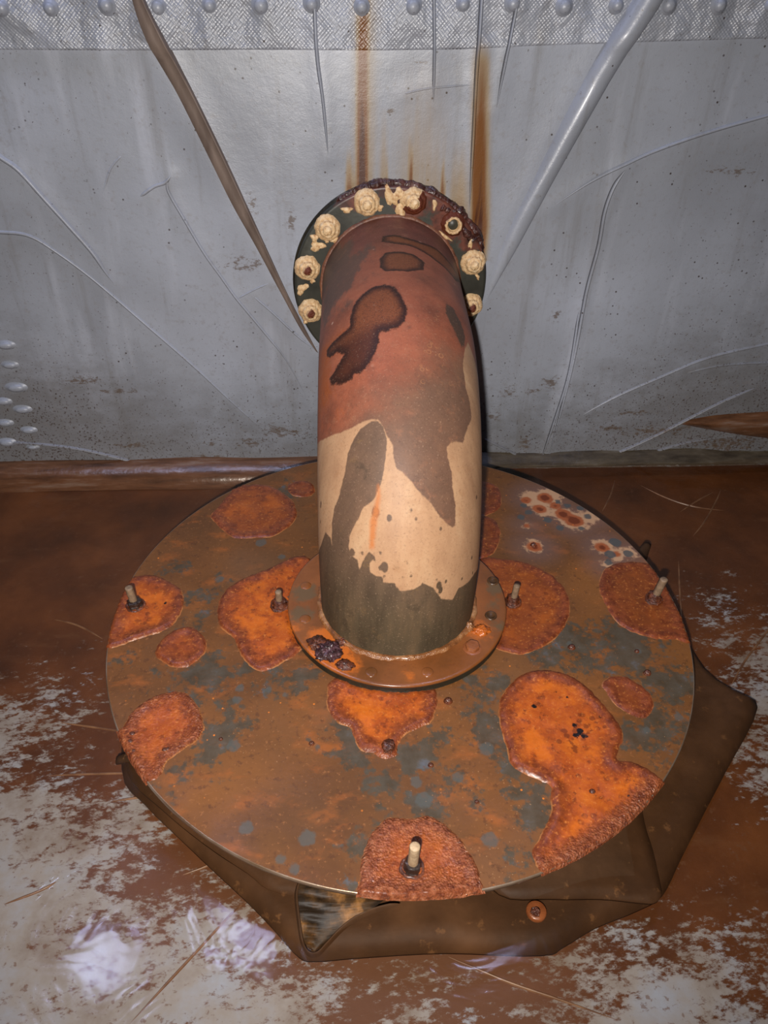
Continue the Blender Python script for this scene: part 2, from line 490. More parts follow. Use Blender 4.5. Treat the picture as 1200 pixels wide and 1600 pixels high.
# --- pipe
def mat_pipe():
    s = Mat('stained_pipe')
    grain = s.noise(320, 3, 0.6)
    wob = s.math('MULTIPLY', s.math('SUBTRACT', s.noise(80, 6, 0.65), 0.5), 0.010)
    up = s.attr('up')                      # distance along the pipe from its foot
    upl = s.math('ADD', up, s.math('MULTIPLY', s.attr('across'), -0.55))
    def band(e0, e1, amp, sc=9, up=up):
        return s.step(s.math('ADD', up, s.math('MULTIPLY', s.math('SUBTRACT', s.noise(sc, 5, 0.65), 0.5), amp)), e0, e1)
    cream = s.ramp(s.noise(1, 5, 0.65, s.map((26, 26, 6))), (0.3, (152, 115, 86)), (0.55, (172, 134, 101)), (0.75, (182, 148, 114)))
    cream = s.mix(s.step(s.noise(60, 5, 0.7), 0.54, 0.7, 0, 0.35), cream, (150, 108, 74))
    cream = s.mix(s.step(s.noise(170, 3, 0.7), 0.66, 0.74, 0, 0.5), cream, (120, 84, 54))
    red = s.ramp(s.noise(14, 6, 0.65), (0.3, (112, 64, 46)), (0.5, (142, 80, 56)), (0.7, (160, 92, 64)))
    gb = s.ramp(s.noise(18, 6, 0.65), (0.3, (92, 68, 54)), (0.5, (106, 78, 62)), (0.7, (116, 84, 64)))
    red = s.mix(band(0.245, 0.325, 0.13, 11, upl), gb, red)
    top = s.ramp(s.noise(22, 5, 0.65), (0.35, (84, 50, 42)), (0.65, (112, 66, 54)))
    red = s.mix(s.math('MULTIPLY', band(0.50, 0.58, 0.12, 14), 0.85), red, top)
    streak = s.noise(1.0, 5, 0.65, s.map((40, 12, 12), (0, 0, 0), (0, 0.5, 0.3)))
    gl_ = s.attr('greyleft')
    red = s.mix(s.step(s.math('ADD', gl_, s.math('MULTIPLY', s.math('SUBTRACT', streak, 0.5), 0.16)), -0.005, 0.022, 0, 0.8), red, (84, 68, 56))
    ol = s.attr('orangeleft')
    red = s.mix(s.step(s.math('ADD', ol, s.math('MULTIPLY', s.math('SUBTRACT', streak, 0.5), 0.12)), -0.006, 0.024, 0, 0.8), red, (152, 78, 32))
    red = s.mix(s.step(s.noise(60, 6, 0.72), 0.54, 0.68, 0, 0.4), red, (146, 98, 72))
    red = s.mix(s.step(s.noise(34, 5, 0.7, s.map((1, 1, 1), (5, 1, 2))), 0.56, 0.72, 0, 0.45), red, (84, 58, 46))
    # beads and rings
    vr = s.vor(110)
    vrn = s.math('ADD', vr, s.math('MULTIPLY', s.math('SUBTRACT', s.noise(150, 3), 0.5), 0.15))
    ring = s.math('MULTIPLY', s.math('MULTIPLY', s.step(vrn, 0.42, 0.36), s.step(vrn, 0.24, 0.30)), s.step(s.noise(25, 3), 0.48, 0.6))
    red = s.mix(s.math('MULTIPLY', ring, s.step(s.attr('beads'), -0.01, 0.02, 0, 0.6)), red, (176, 122, 80))
    zone = s.attr('zone')
    mz = s.step(s.math('ADD', zone, s.math('MULTIPLY', wob, 0.5)), -0.0010, 0.0012)
    c = s.mix(mz, cream, red)
    # dried dark film over the cream
    dk = s.attr('dark')
    vst = s.noise(1.0, 5, 0.65, s.map((34, 34, 7)))
    lowc = s.ramp(vst, (0.3, (56, 49, 36)), (0.52, (78, 67, 50)), (0.74, (98, 80, 58)))
    higc = s.ramp(vst, (0.3, (88, 68, 54)), (0.7, (108, 82, 64)))
    dcol = s.mix(band(0.03, 0.16, 0.04, 12), lowc, higc)
    dcol = s.mix(s.step(s.noise(46, 6, 0.75), 0.58, 0.70, 0, 0.4), dcol, (122, 94, 60))
    dcol = s.mix(s.step(s.noise(30, 5, 0.7, s.map((1, 1, 1), (2, 7, 1))), 0.56, 0.7, 0, 0.5), dcol, (54, 46, 36))
    md = s.step(s.math('ADD', dk, s.math('MULTIPLY', wob, 0.35)), -0.0008, 0.0010)
    c = s.mix(md, c, dcol)
    # the orange drip
    dr = s.attr('drip')
    c = s.mix(s.step(s.math('ADD', dr, s.math('MULTIPLY', s.math('SUBTRACT', s.noise(50, 4), 0.5), 0.009)), -0.003, 0.003, 0, 0.85), c, (176, 104, 52))
    # black-brown spots with a fuzzy dark border
    sp_ = s.attr('spot')
    sn = s.math('ADD', sp_, s.math('MULTIPLY', s.math('SUBTRACT', s.noise(170, 5, 0.75), 0.5), 0.009))
    hair = s.noise(1.0, 4, 0.7, s.map((420, 420, 160)))
    deep = s.mix(s.step(sn, 0.002, 0.014), (42, 21, 13), s.mix(s.step(up, 0.325, 0.355), (74, 38, 23), (122, 68, 38)))
    incol = s.mix(s.step(hair, 0.46, 0.64, 0, 0.5), deep, (40, 19, 12))
    c = s.mix(s.step(sn, -0.0016, 0.0016, 0, 0.96), c, incol)
    ol2 = s.attr('olive')
    c = s.mix(s.step(s.math('ADD', ol2, s.math('MULTIPLY', wob, 1.2)), -0.001, 0.003, 0, 0.85), c, (66, 54, 42))
    c = s.mix(s.step(grain, 0.52, 0.75, 0, 0.28), c, (56, 38, 28))
    c = s.mix(s.step(s.noise(420, 2, 0.6), 0.6, 0.75, 0, 0.2), c, (206, 170, 140))
    pale = s.math('MULTIPLY', s.step(s.vor(34), 0.11, 0.05), mz)
    c = s.mix(s.math('MULTIPLY', pale, s.step(s.noise(6), 0.5, 0.6)), c, (190, 148, 124))
    n = s.bump(s.noise(260, 3), 0.14, 0.001)
    n = s.bump(s.noise(12, 4), 0.10, 0.004, n)
    n = s.bump(s.step(sn, -0.001, 0.002), 0.4, 0.001, n)
    return s.out(c, 0.55, n, spec=0.3)
M_PIPE = mat_pipe()
def rusty(name, stops, sc=30, rough=0.4, b=0.4, coat=0.0, metal=0.0):
    s = Mat(name)
    return s.out(s.ramp(s.noise(sc, 6, 0.65), *stops), rough, s.bump(s.noise(sc * 2.5, 5, 0.65), b, 0.003), coat=coat, metal=metal)
def mat_flange():
    s = Mat('green_black_flange')
    c = s.ramp(s.noise(20, 5), (0.3, (36, 36, 29)), (0.6, (54, 54, 46)), (0.8, (88, 90, 82)))
    r = s.attr('rust')
    c = s.mix(s.step(s.math('ADD', r, s.math('MULTIPLY', s.math('SUBTRACT', s.noise(40, 5, 0.7), 0.5), 0.05)), -0.004, 0.006, 0, 0.9), c, s.ramp(s.noise(60), (0.4, (62, 26, 16)), (0.65, (112, 58, 42))))
    return s.out(c, 0.42, s.bump(s.noise(60, 4), 0.25, 0.002))
M_FLANGE = mat_flange()
M_CRUST = rusty('dark_rust_crust', ((0.3, (30, 14, 10)), (0.5, (62, 31, 25)), (0.72, (112, 70, 60))), 60, 0.3, 0.8, 0.3)
M_BLACK = rusty('black_rubber_gasket', ((0.3, (22, 20, 16)), (0.7, (48, 42, 30))), 30, 0.4)
def mat_collar():
    s = Mat('rusty_collar')
    c = s.ramp(s.noise(14, 5, 0.6), (0.3, (96, 58, 28)), (0.5, (120, 70, 34)), (0.7, (136, 80, 40)))
    o = s.math('ADD', s.attr('orange'), s.math('MULTIPLY', s.math('SUBTRACT', s.noise(60, 5, 0.7), 0.5), 0.04))
    c = s.mix(s.step(o, -0.004, 0.01, 0, 0.9), c, (190, 100, 34))
    c = s.mix(s.step(s.math('ADD', s.attr('grey'), s.math('MULTIPLY', s.math('SUBTRACT', s.noise(40, 5, 0.7), 0.5), 0.06)), 0.0, 0.012, 0, 0.75), c, (92, 78, 56))
    c = s.mix(s.step(s.noise(110, 4, 0.7), 0.58, 0.7, 0, 0.4), c, (96, 50, 26))
    return s.out(c, 0.28, s.bump(s.noise(60, 4), 0.2, 0.002), coat=0.3)
M_COLLAR = mat_collar()
M_WELD = rusty('wet_weld', ((0.3, (84, 48, 26)), (0.5, (132, 84, 48)), (0.7, (176, 132, 92))), 60, 0.18, 0.7, 0.4)
M_PURPLE = rusty('purple_black_rust', ((0.3, (22, 12, 12)), (0.5, (60, 32, 34)), (0.72, (112, 76, 88))), 120, 0.2, 0.9, 0.5)
M_STUD = rusty('stud_steel', ((0.3, (96, 76, 58)), (0.6, (138, 114, 90)), (0.8, (166, 142, 116))), 120, 0.5)
M_CLEANSTUD = rusty('pale_stud_tip', ((0.3, (150, 122, 92)), (0.7, (196, 170, 136))), 80, 0.5)
M_NUT = rusty('rusty_nut', ((0.3, (42, 22, 14)), (0.5, (84, 42, 24)), (0.72, (128, 66, 38))), 120, 0.22, 0.8, 0.4)
M_DARKNUT = rusty('black_nut', ((0.3, (20, 14, 10)), (0.6, (50, 32, 22)), (0.8, (96, 56, 34))), 120, 0.2, 0.8, 0.4)
M_HOLE = rusty('bolt_hole_dark', ((0.3, (52, 34, 20)), (0.7, (92, 64, 40))), 60, 0.25)
M_BOLT = rusty('brown_bolt', ((0.3, (112, 62, 34)), (0.7, (148, 88, 52))), 60, 0.25, 0.3, 0.3)
def mat_seal():
    s = Mat('cream_sealant')
    c = s.ramp(s.noise(160, 5, 0.7), (0.32, (168, 118, 74)), (0.5, (222, 186, 138)), (0.7, (240, 214, 176)))
    r = s.attr('rust')
    c = s.mix(s.step(s.math('ADD', r, s.math('MULTIPLY', s.math('SUBTRACT', s.noise(160, 4, 0.7), 0.5), 1.2)), 0.35, 0.6), c, (96, 40, 16))
    return s.out(c, 0.5, s.bump(s.noise(260, 4, 0.7), 0.8, 0.003))
M_SEAL = mat_seal()

# ================================================================== STRUCTURE
# ------------------------------------------------------------------ wall with its hung liner
def pxwall(L, n=6, closed=False):
    P = np.array([on_wall(x, y)[[0, 2]] for x, y in L])
    return smooth_line(P, n, closed)
CREASES = [
    ([(-30, 215), (0, 243), (30, 265), (70, 310), (110, 355), (145, 395), (165, 425), (180, 445)], .0060, .0040),
    ([(-40, 358), (0, 362), (45, 368), (90, 395), (150, 440), (220, 500), (300, 570), (370, 635), (430, 685)], .0045, .0030),
    ([(262, 280), (264, 300), (290, 345), (320, 395), (345, 430), (370, 465), (415, 520), (450, 565), (490, 640)], .0040, .0030),
    ([(218, 308), (240, 292), (258, 285), (268, 273)], .0040, .0025),
    ([(372, 465), (396, 452), (422, 440)], .0025, .002),
    ([(395, 460), (430, 490), (465, 522), (495, 545)], .0035, .003),
    ([(190, 243), (172, 265), (160, 305)], .003, .0015),
    ([(489, -60), (495, 80), (505, 160), (513, 245)], .0035, .0035),
    ([(676, -60), (678, 80), (677, 165)], .003, .0025),
    ([(754, -60), (745, 90), (740, 200), (733, 330)], .0040, .0055),
    ([(818, -60), (797, 50), (788, 100), (775, 172)], .0035, .004),
    ([(630, 147), (670, 138), (740, 132)], .0025, .0015),
    ([(1240, 170), (1130, 200), (1040, 230), (980, 255), (920, 285), (860, 325)], .0045, .004),
    ([(980, 262), (960, 290), (945, 330), (935, 385), (915, 460), (895, 560), (870, 660), (852, 725)], .0050, .0045),
    ([(905, 480), (888, 580), (862, 665), (842, 722)], .0040, .0035),
    ([(1230, 530), (1110, 558), (1030, 590), (960, 620), (905, 650)], .0045, .003),
    ([(1230, 564), (1130, 570), (1070, 583)], .004, .003),
    ([(1182, 603), (1130, 625), (1080, 650), (1020, 680), (960, 705), (900, 720)], .0045, .004),
    ([(1185, 580), (1187, 625)], .002, .0012),
    ([(1172, 675), (1090, 685), (1010, 705), (955, 720)], .0045, .0035),
    ([(1130, 703), (1090, 711), (1050, 722)], .005, .004),
    ([(-30, 688), (50, 692), (120, 700), (190, 715), (240, 728)], .0045, .004),
    ([(755, 683), (790, 700), (818, 714)], .004, .004),
]
CR = [pxwall(c[0]) for c in CREASES]
FOLD_L = pxwall([(190, -120), (206, -20), (232, 60), (280, 150), (330, 250), (365, 320), (400, 382), (440, 457), (470, 512), (494, 546)], 6)
FOLD_LR = pxwall([(193, -122), (220, -20), (262, 70), (303, 150), (352, 250), (387, 325), (416, 387), (451, 462), (479, 516), (497, 548)], 6)
FOLD_R = pxwall([(1062, -130), (1000, -20), (940, 80), (890, 170), (840, 270), (800, 350), (770, 425), (752, 480)], 6)
FOLD_RR = pxwall([(1068, -128), (1040, -20), (985, 70), (945, 140), (905, 210), (860, 290), (810, 382), (775, 442), (754, 486)], 6)
def disp(Q):
    """how far the liner stands out from the wall plane, at (x, z)"""
    x, z = Q[:, 0], Q[:, 1]
    d = 0.0035 * np.sin(5.1 * x + 2.2 * z + 0.6) * np.sin(4.3 * z - 1.7 * x) + 0.0018 * np.sin(13 * x - 6 * z) * np.sin(9 * z + 3)
    for L, (c, w0, h0) in zip(CR, CREASES):
        D = dist_line(Q, L[::3])
        d = d + 0.5 * h0 * np.exp(-(D / 0.016) ** 2)
    for L in (FOLD_L, FOLD_R):
        D = dist_line(Q, L[::3])
        d = d + 0.003 * np.exp(-(D / 0.03) ** 2)
    # bellies out a little where it meets the floor
    d = d + 0.010 * np.exp(-z / 0.05)
    return d
xs = np.concatenate([np.linspace(-1.9, -0.72, 10)[:-1], np.arange(-0.72, 0.94, 0.004), np.linspace(0.94, 1.9, 9)])
zs = np.concatenate([np.arange(0.0, 1.0, 0.004), np.linspace(1.0, 1.9, 7)])
X, Z = np.meshgrid(xs, zs, indexing='ij')
Q = np.stack([X.ravel(), Z.ravel()], -1)
pp = proj(np.stack([Q[:, 0], np.full(len(Q), YW), Q[:, 1]], -1))
pxx, pyy = pp[:, 0], pp[:, 1]
def wall_attrs(Q):
    x, z = Q[:, 0], Q[:, 1]
    grime_falloff = np.clip(1.0 - (z - 0.0) / 0.36, 0, 1) ** 1.0 * 0.75 + 0.35 * np.clip((x - 0.45) / 0.3, 0, 1) * 0.8 + 0.3 * np.clip((-0.3 - x) / 0.3, 0, 1)  # grime towards the foot; sides darkened for beam falloff, put into the colour
    def wp(x, y):
        p = on_wall(x, y)
        return p[0], p[2]
    # rust running down from bolts and over the flange: (px, top, bottom, half width m, strength at top/bottom)
    rust = np.zeros(len(Q))
    for px, y0, y1, hw, a0, a1 in ((568, -40, 296, .0105, .66, 1.15), (752, 40, 352, .0150, .45, .95), (744, 120, 348, .0080, .5, .98), (546, 215, 305, .0060, .05, .85), (600, 150, 285, .010, .12, .42), (642, 195, 280, .0038, .15, .95), (603, 205, 285, .004, .1, .6), (692, 225, 300, .0050, .05, .7), (572, -60, 300, .024, .26, .38), (660, 60, 300, .06, .10, .36), (718, 200, 330, .022, .1, .5), (552, 240, 300, .012, .1, .55)):
        ax, az = wp(px, y0)
        bx, bz = wp(px + (y1 - y0) * -0.006, y1)
        t = np.clip((az - z) / (az - bz), 0, 1)
        cx = ax + (bx - ax) * t
        inten = (a0 + (a1 - a0) * t) * ((z < az + 0.02) & (z > bz - 0.06)) * np.clip(t * 6 + (0.3 if y0 < 0 else 0.0), 0, 1)
        rust = np.maximum(rust, inten * np.exp(-((x - cx) / hw) ** 2))
    def soft(px, py, rx, ry):
        cx, cz = wp(px, py)
        return 0.03 * (1 - np.hypot((x - cx) / rx, (z - cz) / ry))
    scum = np.full(len(Q), -0.06)
    for b in ((185, 612, .07, .007), (130, 595, .06, .012), (210, 697, .055, .010), (325, 712, .045, .010), (330, 694, .035, .006), (440, 672, .07, .020), (395, 690, .04, .015), (860, 597, .025, .02), (795, 615, .022, .022), (830, 612, .02, .01), (990, 645, .05, .008), (950, 668, .04, .010), (820, 690, .02, .025), (770, 650, .02, .012), (1140, 268, .06, .009), (925, 272, .012, .005), (870, 495, .01, .02), (1030, 672, .10, .02), (1130, 690, .10, .03), (395, 322, .012, .024), (455, 345, .012, .025), (660, 97, .015, .004), (385, 412, .045, .02), (610, 173, .01, .006)):
        scum = np.maximum(scum, soft(*b))
    scum = np.maximum(scum, 0.02 - z * 0.9)
    scum = np.maximum(scum, np.where(x > 0.25, 0.012 - (z - 0.018) * 1.2, -1))
    return dict(grime_falloff=grime_falloff, rust=rust, scum=np.maximum(scum, -0.06), crease_shade=np.zeros(len(Q)))
V = np.stack([Q[:, 0], YW - disp(Q), Q[:, 1]], -1)
wall = obj('wall_back', V, grid_faces(len(xs), len(zs)), M_LINER, None, True, wall_attrs(Q))
wall['kind'] = 'structure'

def on_liner(P2, off=0.0):
    d = disp(np.asarray(P2))
    return np.stack([P2[:, 0], YW - d - off, P2[:, 1]], -1)
# the overlapping upper sheet with its woven face
seam2 = pxwall([(-140, 78), (0, 78), (200, 79), (400, 78), (600, 79), (720, 77), (830, 72), (950, 68), (1080, 64), (1200, 60), (1330, 58)], 1)
sx = np.arange(-0.72, 0.94, 0.004)
sz0 = np.interp(sx, seam2[:, 0], seam2[:, 1])
rows = np.concatenate([[0.0, 0.0008], np.arange(0.004, 0.17, 0.004)])
V, QQ = [], []
for i, x in enumerate(sx):
    for k, r in enumerate(rows):
        QQ.append((x, sz0[i] + r))
QQ = np.array(QQ)
off = np.tile(np.where(rows < 0.0005, -0.001, 0.0022), len(sx))
BUMP_PX = [(-75, 13), (5, 12), (80, 13), (168, 8), (248, 11), (328, 8), (408, 8), (487, 6), (565, 10), (645, 10), (723, 6), (800, 5), (880, 10), (962, 8), (1043, 8), (1122, 8), (1200, 8), (1278, 8)]
BUMPS = np.array([on_wall(x, y)[[0, 2]] for x, y in BUMP_PX])
for bx, bz in BUMPS:
    off = off + 0.004 * np.exp(-(((QQ[:, 0] - bx) / 0.028) ** 2 + ((QQ[:, 1] - bz) / 0.035) ** 2))
off = off + np.where(off > 0, 0.055 * np.clip(BUMPS[:, 1].mean() - QQ[:, 1], 0, 0.09) + 0.0016 * np.sin(QQ[:, 0] * 71 + 0.7) * np.cos((QQ[:, 1] - .80) * 38) + 0.0014 * np.sin(QQ[:, 0] * 33 + QQ[:, 1] * 60), 0)
off = off + np.where(off > 0, 0.0010 * np.sin(QQ[:, 0] * 75 + 1.5 * np.sin(QQ[:, 1] * 40)) * np.sin(QQ[:, 1] * 30 + 1), 0)
V = on_liner(QQ)
V[:, 1] -= off
seam = obj('seam_strip', V, grid_faces(len(sx), len(rows)), M_SEAM, wall, True, wall_attrs(QQ))
# bolt heads pressing through the liner
def cap_profile(r, h):
    return [(0.0001, h), (r * 0.35, h * 0.97), (r * 0.62, h * 0.8), (r * 0.8, h * 0.45), (r * 0.92, h * 0.18), (r * 1.15, 0.02 * h), (r * 1.3, -0.003)]
bV, bF = lathe(cap_profile(0.0105, 0.010), 24)
bV = [(x, -z, y) for x, y, z in bV]
n_b = len(bV)
proto = None
def wall_bump(name, p2, sc, offs):
    global proto
    y = YW - disp(np.array([p2]))[0] - offs
    if proto is None:
        proto = obj(name, bV, [f[::-1] for f in bF], M_LINER, wall, True, dict(grime_falloff=[0.2] * n_b, rust=[0] * n_b, scum=[-.06] * n_b, crease_shade=[0] * n_b), True)
        o = proto
    else:
        o = proto.copy()
        COL.objects.link(o)
    o.name = name
    o.location = (p2[0], y, p2[1])
    o.scale = sc
    return o
for i, b in enumerate(BUMPS):
    k = 1 + 0.12 * math.sin(i * 2.3)
    wall_bump('bolt_bump', b, (k, k, k), 0.0055)
for i, (x, y, k) in enumerate(((8, 540, 1.0), (15, 571, .9), (25, 606, 1.15), (5, 628, .9), (35, 640, 1.0), (8, 661, .9), (45, 672, .9), (12, 690, 1.0), (52, 697, .7))):
    wall_bump('liner_blister', on_wall(x, y)[[0, 2]], (k * 1.5, k * .7, k * .75), 0.0005)
# creases
SEAM_OFF = lambda q: np.interp(q[:, 1] - np.interp(q[:, 0], seam2[:, 0], seam2[:, 1]), [-.05, -.01, .004], [0, .004, .0085])
for L, (c, w0, h0) in zip(CR, CREASES):
    P3 = on_liner(L, 0.0)
    P3[:, 1] -= SEAM_OFF(L)
    V, F = ridge(P3, (0, -1, 0), w0 * 0.85, h0 * 1.35, (0.12, 0.25), 9)
    q = V[:, [0, 2]]
    at = wall_attrs(q)
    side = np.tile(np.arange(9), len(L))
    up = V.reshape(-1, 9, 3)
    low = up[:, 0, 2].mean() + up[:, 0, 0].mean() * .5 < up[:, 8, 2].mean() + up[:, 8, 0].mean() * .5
    at['crease_shade'] = np.where(side == (1 if low else 7), 1.0, np.where(side == (0 if low else 8), .8, 0.0))  # dark line of shade painted along one foot of each crease
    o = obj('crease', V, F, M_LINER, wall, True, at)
# the wide brown fold at the left and the silver fold at the right
def fold(name, A, B, prof, mat):
    m = len(A)
    V = []
    for i in range(m):
        k = min(1.0, (m - 1 - i) / (m * 0.6) + 0.12, i / 5 + 0.05)
        for t, h in prof:
            p = A[i] * (1 - t) + B[i] * t
            q = on_liner(p[None], h * k + (SEAM_OFF(p[None])[0] * 1.6 if h > 0 else 0))[0]
            V.append(q)
    V = np.array(V)
    return obj(name, V, grid_faces(m, len(prof)), mat, wall, True, wall_attrs(V[:, [0, 2]]))
fold('gaping_fold', FOLD_L, FOLD_LR, [(-.06, -.002), (0, 0.003), (.5, 0.0045), (.88, .0065), (.96, .0095), (1.02, .010), (1.07, .007), (1.12, -.002)], M_FOLD)
fold('rounded_fold', FOLD_R, FOLD_RR, [(-.10, -.002), (0, .003), (.10, .008), (.28, .013), (.5, .0155), (.72, .0145), (.88, .011), (.98, .006), (1.02, -.002)], M_SILVER)
# the flap of liner low on the right
A = pxwall([(1062, 658), (1120, 655), (1200, 655), (1260, 655)], 5)
B = pxwall([(1062, 661), (1120, 670), (1200, 681), (1260, 688)], 5)
V = []
for i in range(len(A)):
    for t, h in ((-.6, -.002), (-.3, .006), (0, .014), (.1, .015), (.5, .010), (1.0, .004), (1.1, -.002)):
        V.append(on_liner((A[i] * (1 - t) + B[i] * t)[None], h * min(1, i / 5 + .05))[0])
V = np.array(V)
obj('liner_flap', V, grid_faces(len(A), 7), M_BASE, wall)

# the liner's turn-up along the foot of the wall
def foot(name, x0, x1, prof, mat, amp):
    n = 70
    V = []
    for i in range(n):
        x = x0 + (x1 - x0) * i / (n - 1)
        k = 1 + amp * nz(x, 0.3, 0, 6)
        for yy, zz in prof:
            V.append((x, YW - yy * k, zz * k + 0.003 * nz(x, 2.2, 0, 4)))
    return obj(name, V, grid_faces(n, len(prof)), mat, wall, True)
foot('foot_fold', -0.95, -0.03, [(.002, .036), (.010, .036), (.018, .034), (.026, .031), (.036, .026), (.045, .020), (.053, .010), (.057, -.004)], M_BASE, 0.12)
foot('foot_fold', 0.26, 1.0, [(.006, .040), (.020, .034), (.036, .026), (.040, .022), (.037, .020), (.014, .022), (.004, .018)], M_FOOT, 0.25)

# ------------------------------------------------------------------ floor
fx = np.concatenate([np.linspace(-1.9, -0.75, 9)[:-1], np.arange(-0.75, 0.95, 0.005), np.linspace(0.95, 1.9, 8)])
fy = np.concatenate([np.linspace(-1.6, 0.15, 9)[:-1], np.arange(0.15, 1.30, 0.005)])
X, Y = np.meshgrid(fx, fy, indexing='ij')
Q = np.stack([X.ravel(), Y.ravel()], -1)
def pxfloor(L, n=5, closed=False, z=0.0):
    return smooth_line(np.array([on_z(x, y, z)[:2] for x, y in L]), n, closed)
BARE = [
    [(-200, 1060), (40, 1085), (90, 1065), (115, 1110), (60, 1140), (60, 1200), (100, 1215), (210, 1240), (250, 1260), (260, 1310), (200, 1370), (200, 1400), (330, 1400), (380, 1400), (480, 1495), (520, 1560), (560, 1760), (-300, 1760)],
    [(1130, 935), (1150, 930), (1170, 960), (1150, 1010), (1125, 1000)],
    [(1200, 970), (1260, 960), (1260, 1300), (1200, 1240), (1165, 1190), (1150, 1120), (1160, 1020)],
    [(860, 1490), (900, 1470), (960, 1430), (1010, 1425), (1060, 1450), (1150, 1470), (1300, 1480), (1300, 1760), (860, 1760), (880, 1600)],
    [(230, 1215), (262, 1222), (258, 1262), (235, 1262)],
    [(590, 1560), (680, 1550), (700, 1760), (560, 1760)],
]
bare = np.full(len(Q), -1.0)
for b in BARE:
    P = pxfloor(b, 1)
    bare = np.maximum(bare, sdf_poly(Q, P))
bare = np.clip(bare, -0.25, 0.10)
front = np.clip((0.62 - Q[:, 1]) / 0.3, 0, 1) * np.clip((0.35 - Q[:, 0]) / 0.2, 0.25, 1)
zz = 0.004 * np.sin(Q[:, 0] * 7 + Q[:, 1] * 4) * np.sin(Q[:, 1] * 9 - 2 * Q[:, 0]) - 0.004
FCR = [[(85, 1125), (140, 1133), (190, 1140), (240, 1142)], [(60, 1210), (130, 1207), (200, 1205), (240, 1203)], [(190, 1610), (250, 1545), (310, 1480), (360, 1425), (395, 1395)], [(170, 1250), (215, 1243), (262, 1238)],
       [(690, 1488), (740, 1510), (800, 1535), (880, 1562), (990, 1600)], [(1060, 800), (1090, 780), (1118, 765)], [(1080, 840), (1100, 815), (1120, 780), (1128, 760)], [(940, 800), (955, 770), (962, 745)], [(995, 752), (1040, 775), (1090, 790), (1140, 795)],
       [(1060, 870), (1063, 930), (1068, 985)], [(80, 965), (120, 975), (165, 1000)], [(0, 1415), (60, 1392), (90, 1375)], [(1140, 1075), (1165, 1030), (1195, 990), (1230, 945)], [(280, 1365), (320, 1350), (345, 1335)]]
floor = obj('floor', np.stack([Q[:, 0], Q[:, 1], zz], -1), grid_faces(len(fx), len(fy)), M_FLOOR, None, True, dict(bare=bare, front=front))
floor['kind'] = 'structure'
for L in FCR:
    P = pxfloor(L)
    P3 = np.concatenate([P, np.full((len(P), 1), -0.001)], 1)
    P3[:, 2] += 0.004 * np.sin(P[:, 0] * 7 + P[:, 1] * 4) * np.sin(P[:, 1] * 9 - 2 * P[:, 0]) - 0.003
    V, F = ridge(P3, (0, 0, 1), 0.0022, 0.003, (0.3, 0.3), 5)
    obj('crease', V, F, M_FCREASE, floor)

# ------------------------------------------------------------------ the rest of the tank
def slab(name, lo_, hi, mat):
    x0, y0, z0 = lo_
    x1, y1, z1 = hi
    V = [(x0, y0, z0), (x1, y0, z0), (x1, y1, z0), (x0, y1, z0), (x0, y0, z1), (x1, y0, z1), (x1, y1, z1), (x0, y1, z1)]
    F = [(0, 3, 2, 1), (4, 5, 6, 7), (0, 1, 5, 4), (1, 2, 6, 5), (2, 3, 7, 6), (3, 0, 4, 7)]
    o = obj(name, V, F, mat, None, False)
    o['kind'] = 'structure'
    return o
slab('wall_left', (-1.95, -1.6, -0.02), (-1.9, 1.30, 1.9), M_WALL)
slab('wall_right', (1.9, -1.6, -0.02), (1.95, 1.30, 1.9), M_WALL)
slab('wall_front', (-1.95, -1.65, -0.02), (1.95, -1.6, 1.9), M_WALL)
slab('ceiling', (-1.95, -1.65, 1.9), (1.95, 1.32, 1.95), M_WALL)
# three bluish area lamps added under the ceiling for pale reflections in the water
for hx, hy, sx_, sy_, e_ in ((-0.84, 1.10, 0.22, 0.15, 3.6), (-0.36, 1.18, 0.20, 0.18, 3.6), (0.44, 1.19, 0.20, 0.16, 2.6)):
    hd = bpy.data.lights.new('added_reflection_lamp', 'AREA')
    hd.shape = 'RECTANGLE'
    hd.size = sx_
    hd.size_y = sy_
    hd.energy = e_
    hd.color = (0.56, 0.64, 1.0)
    ho = bpy.data.objects.new('added_reflection_lamp', hd)
    COL.objects.link(ho)
    ho.location = (hx, hy, 1.885)

# ------------------------------------------------------------------ water
WZ = 0.026
wv = []
wx = np.linspace(-1.9, 1.9, 60)
wy = np.linspace(-1.6, 1.285, 50)
X, Y = np.meshgrid(wx, wy, indexing='ij')
water = obj('water', np.stack([X.ravel(), Y.ravel(), np.full(X.size, WZ)], -1), grid_faces(60, 50)[:, ::1], M_WATER)
water['kind'] = 'stuff'
water['label'] = 'clear shallow water lying over the stained floor'
water['category'] = 'water'

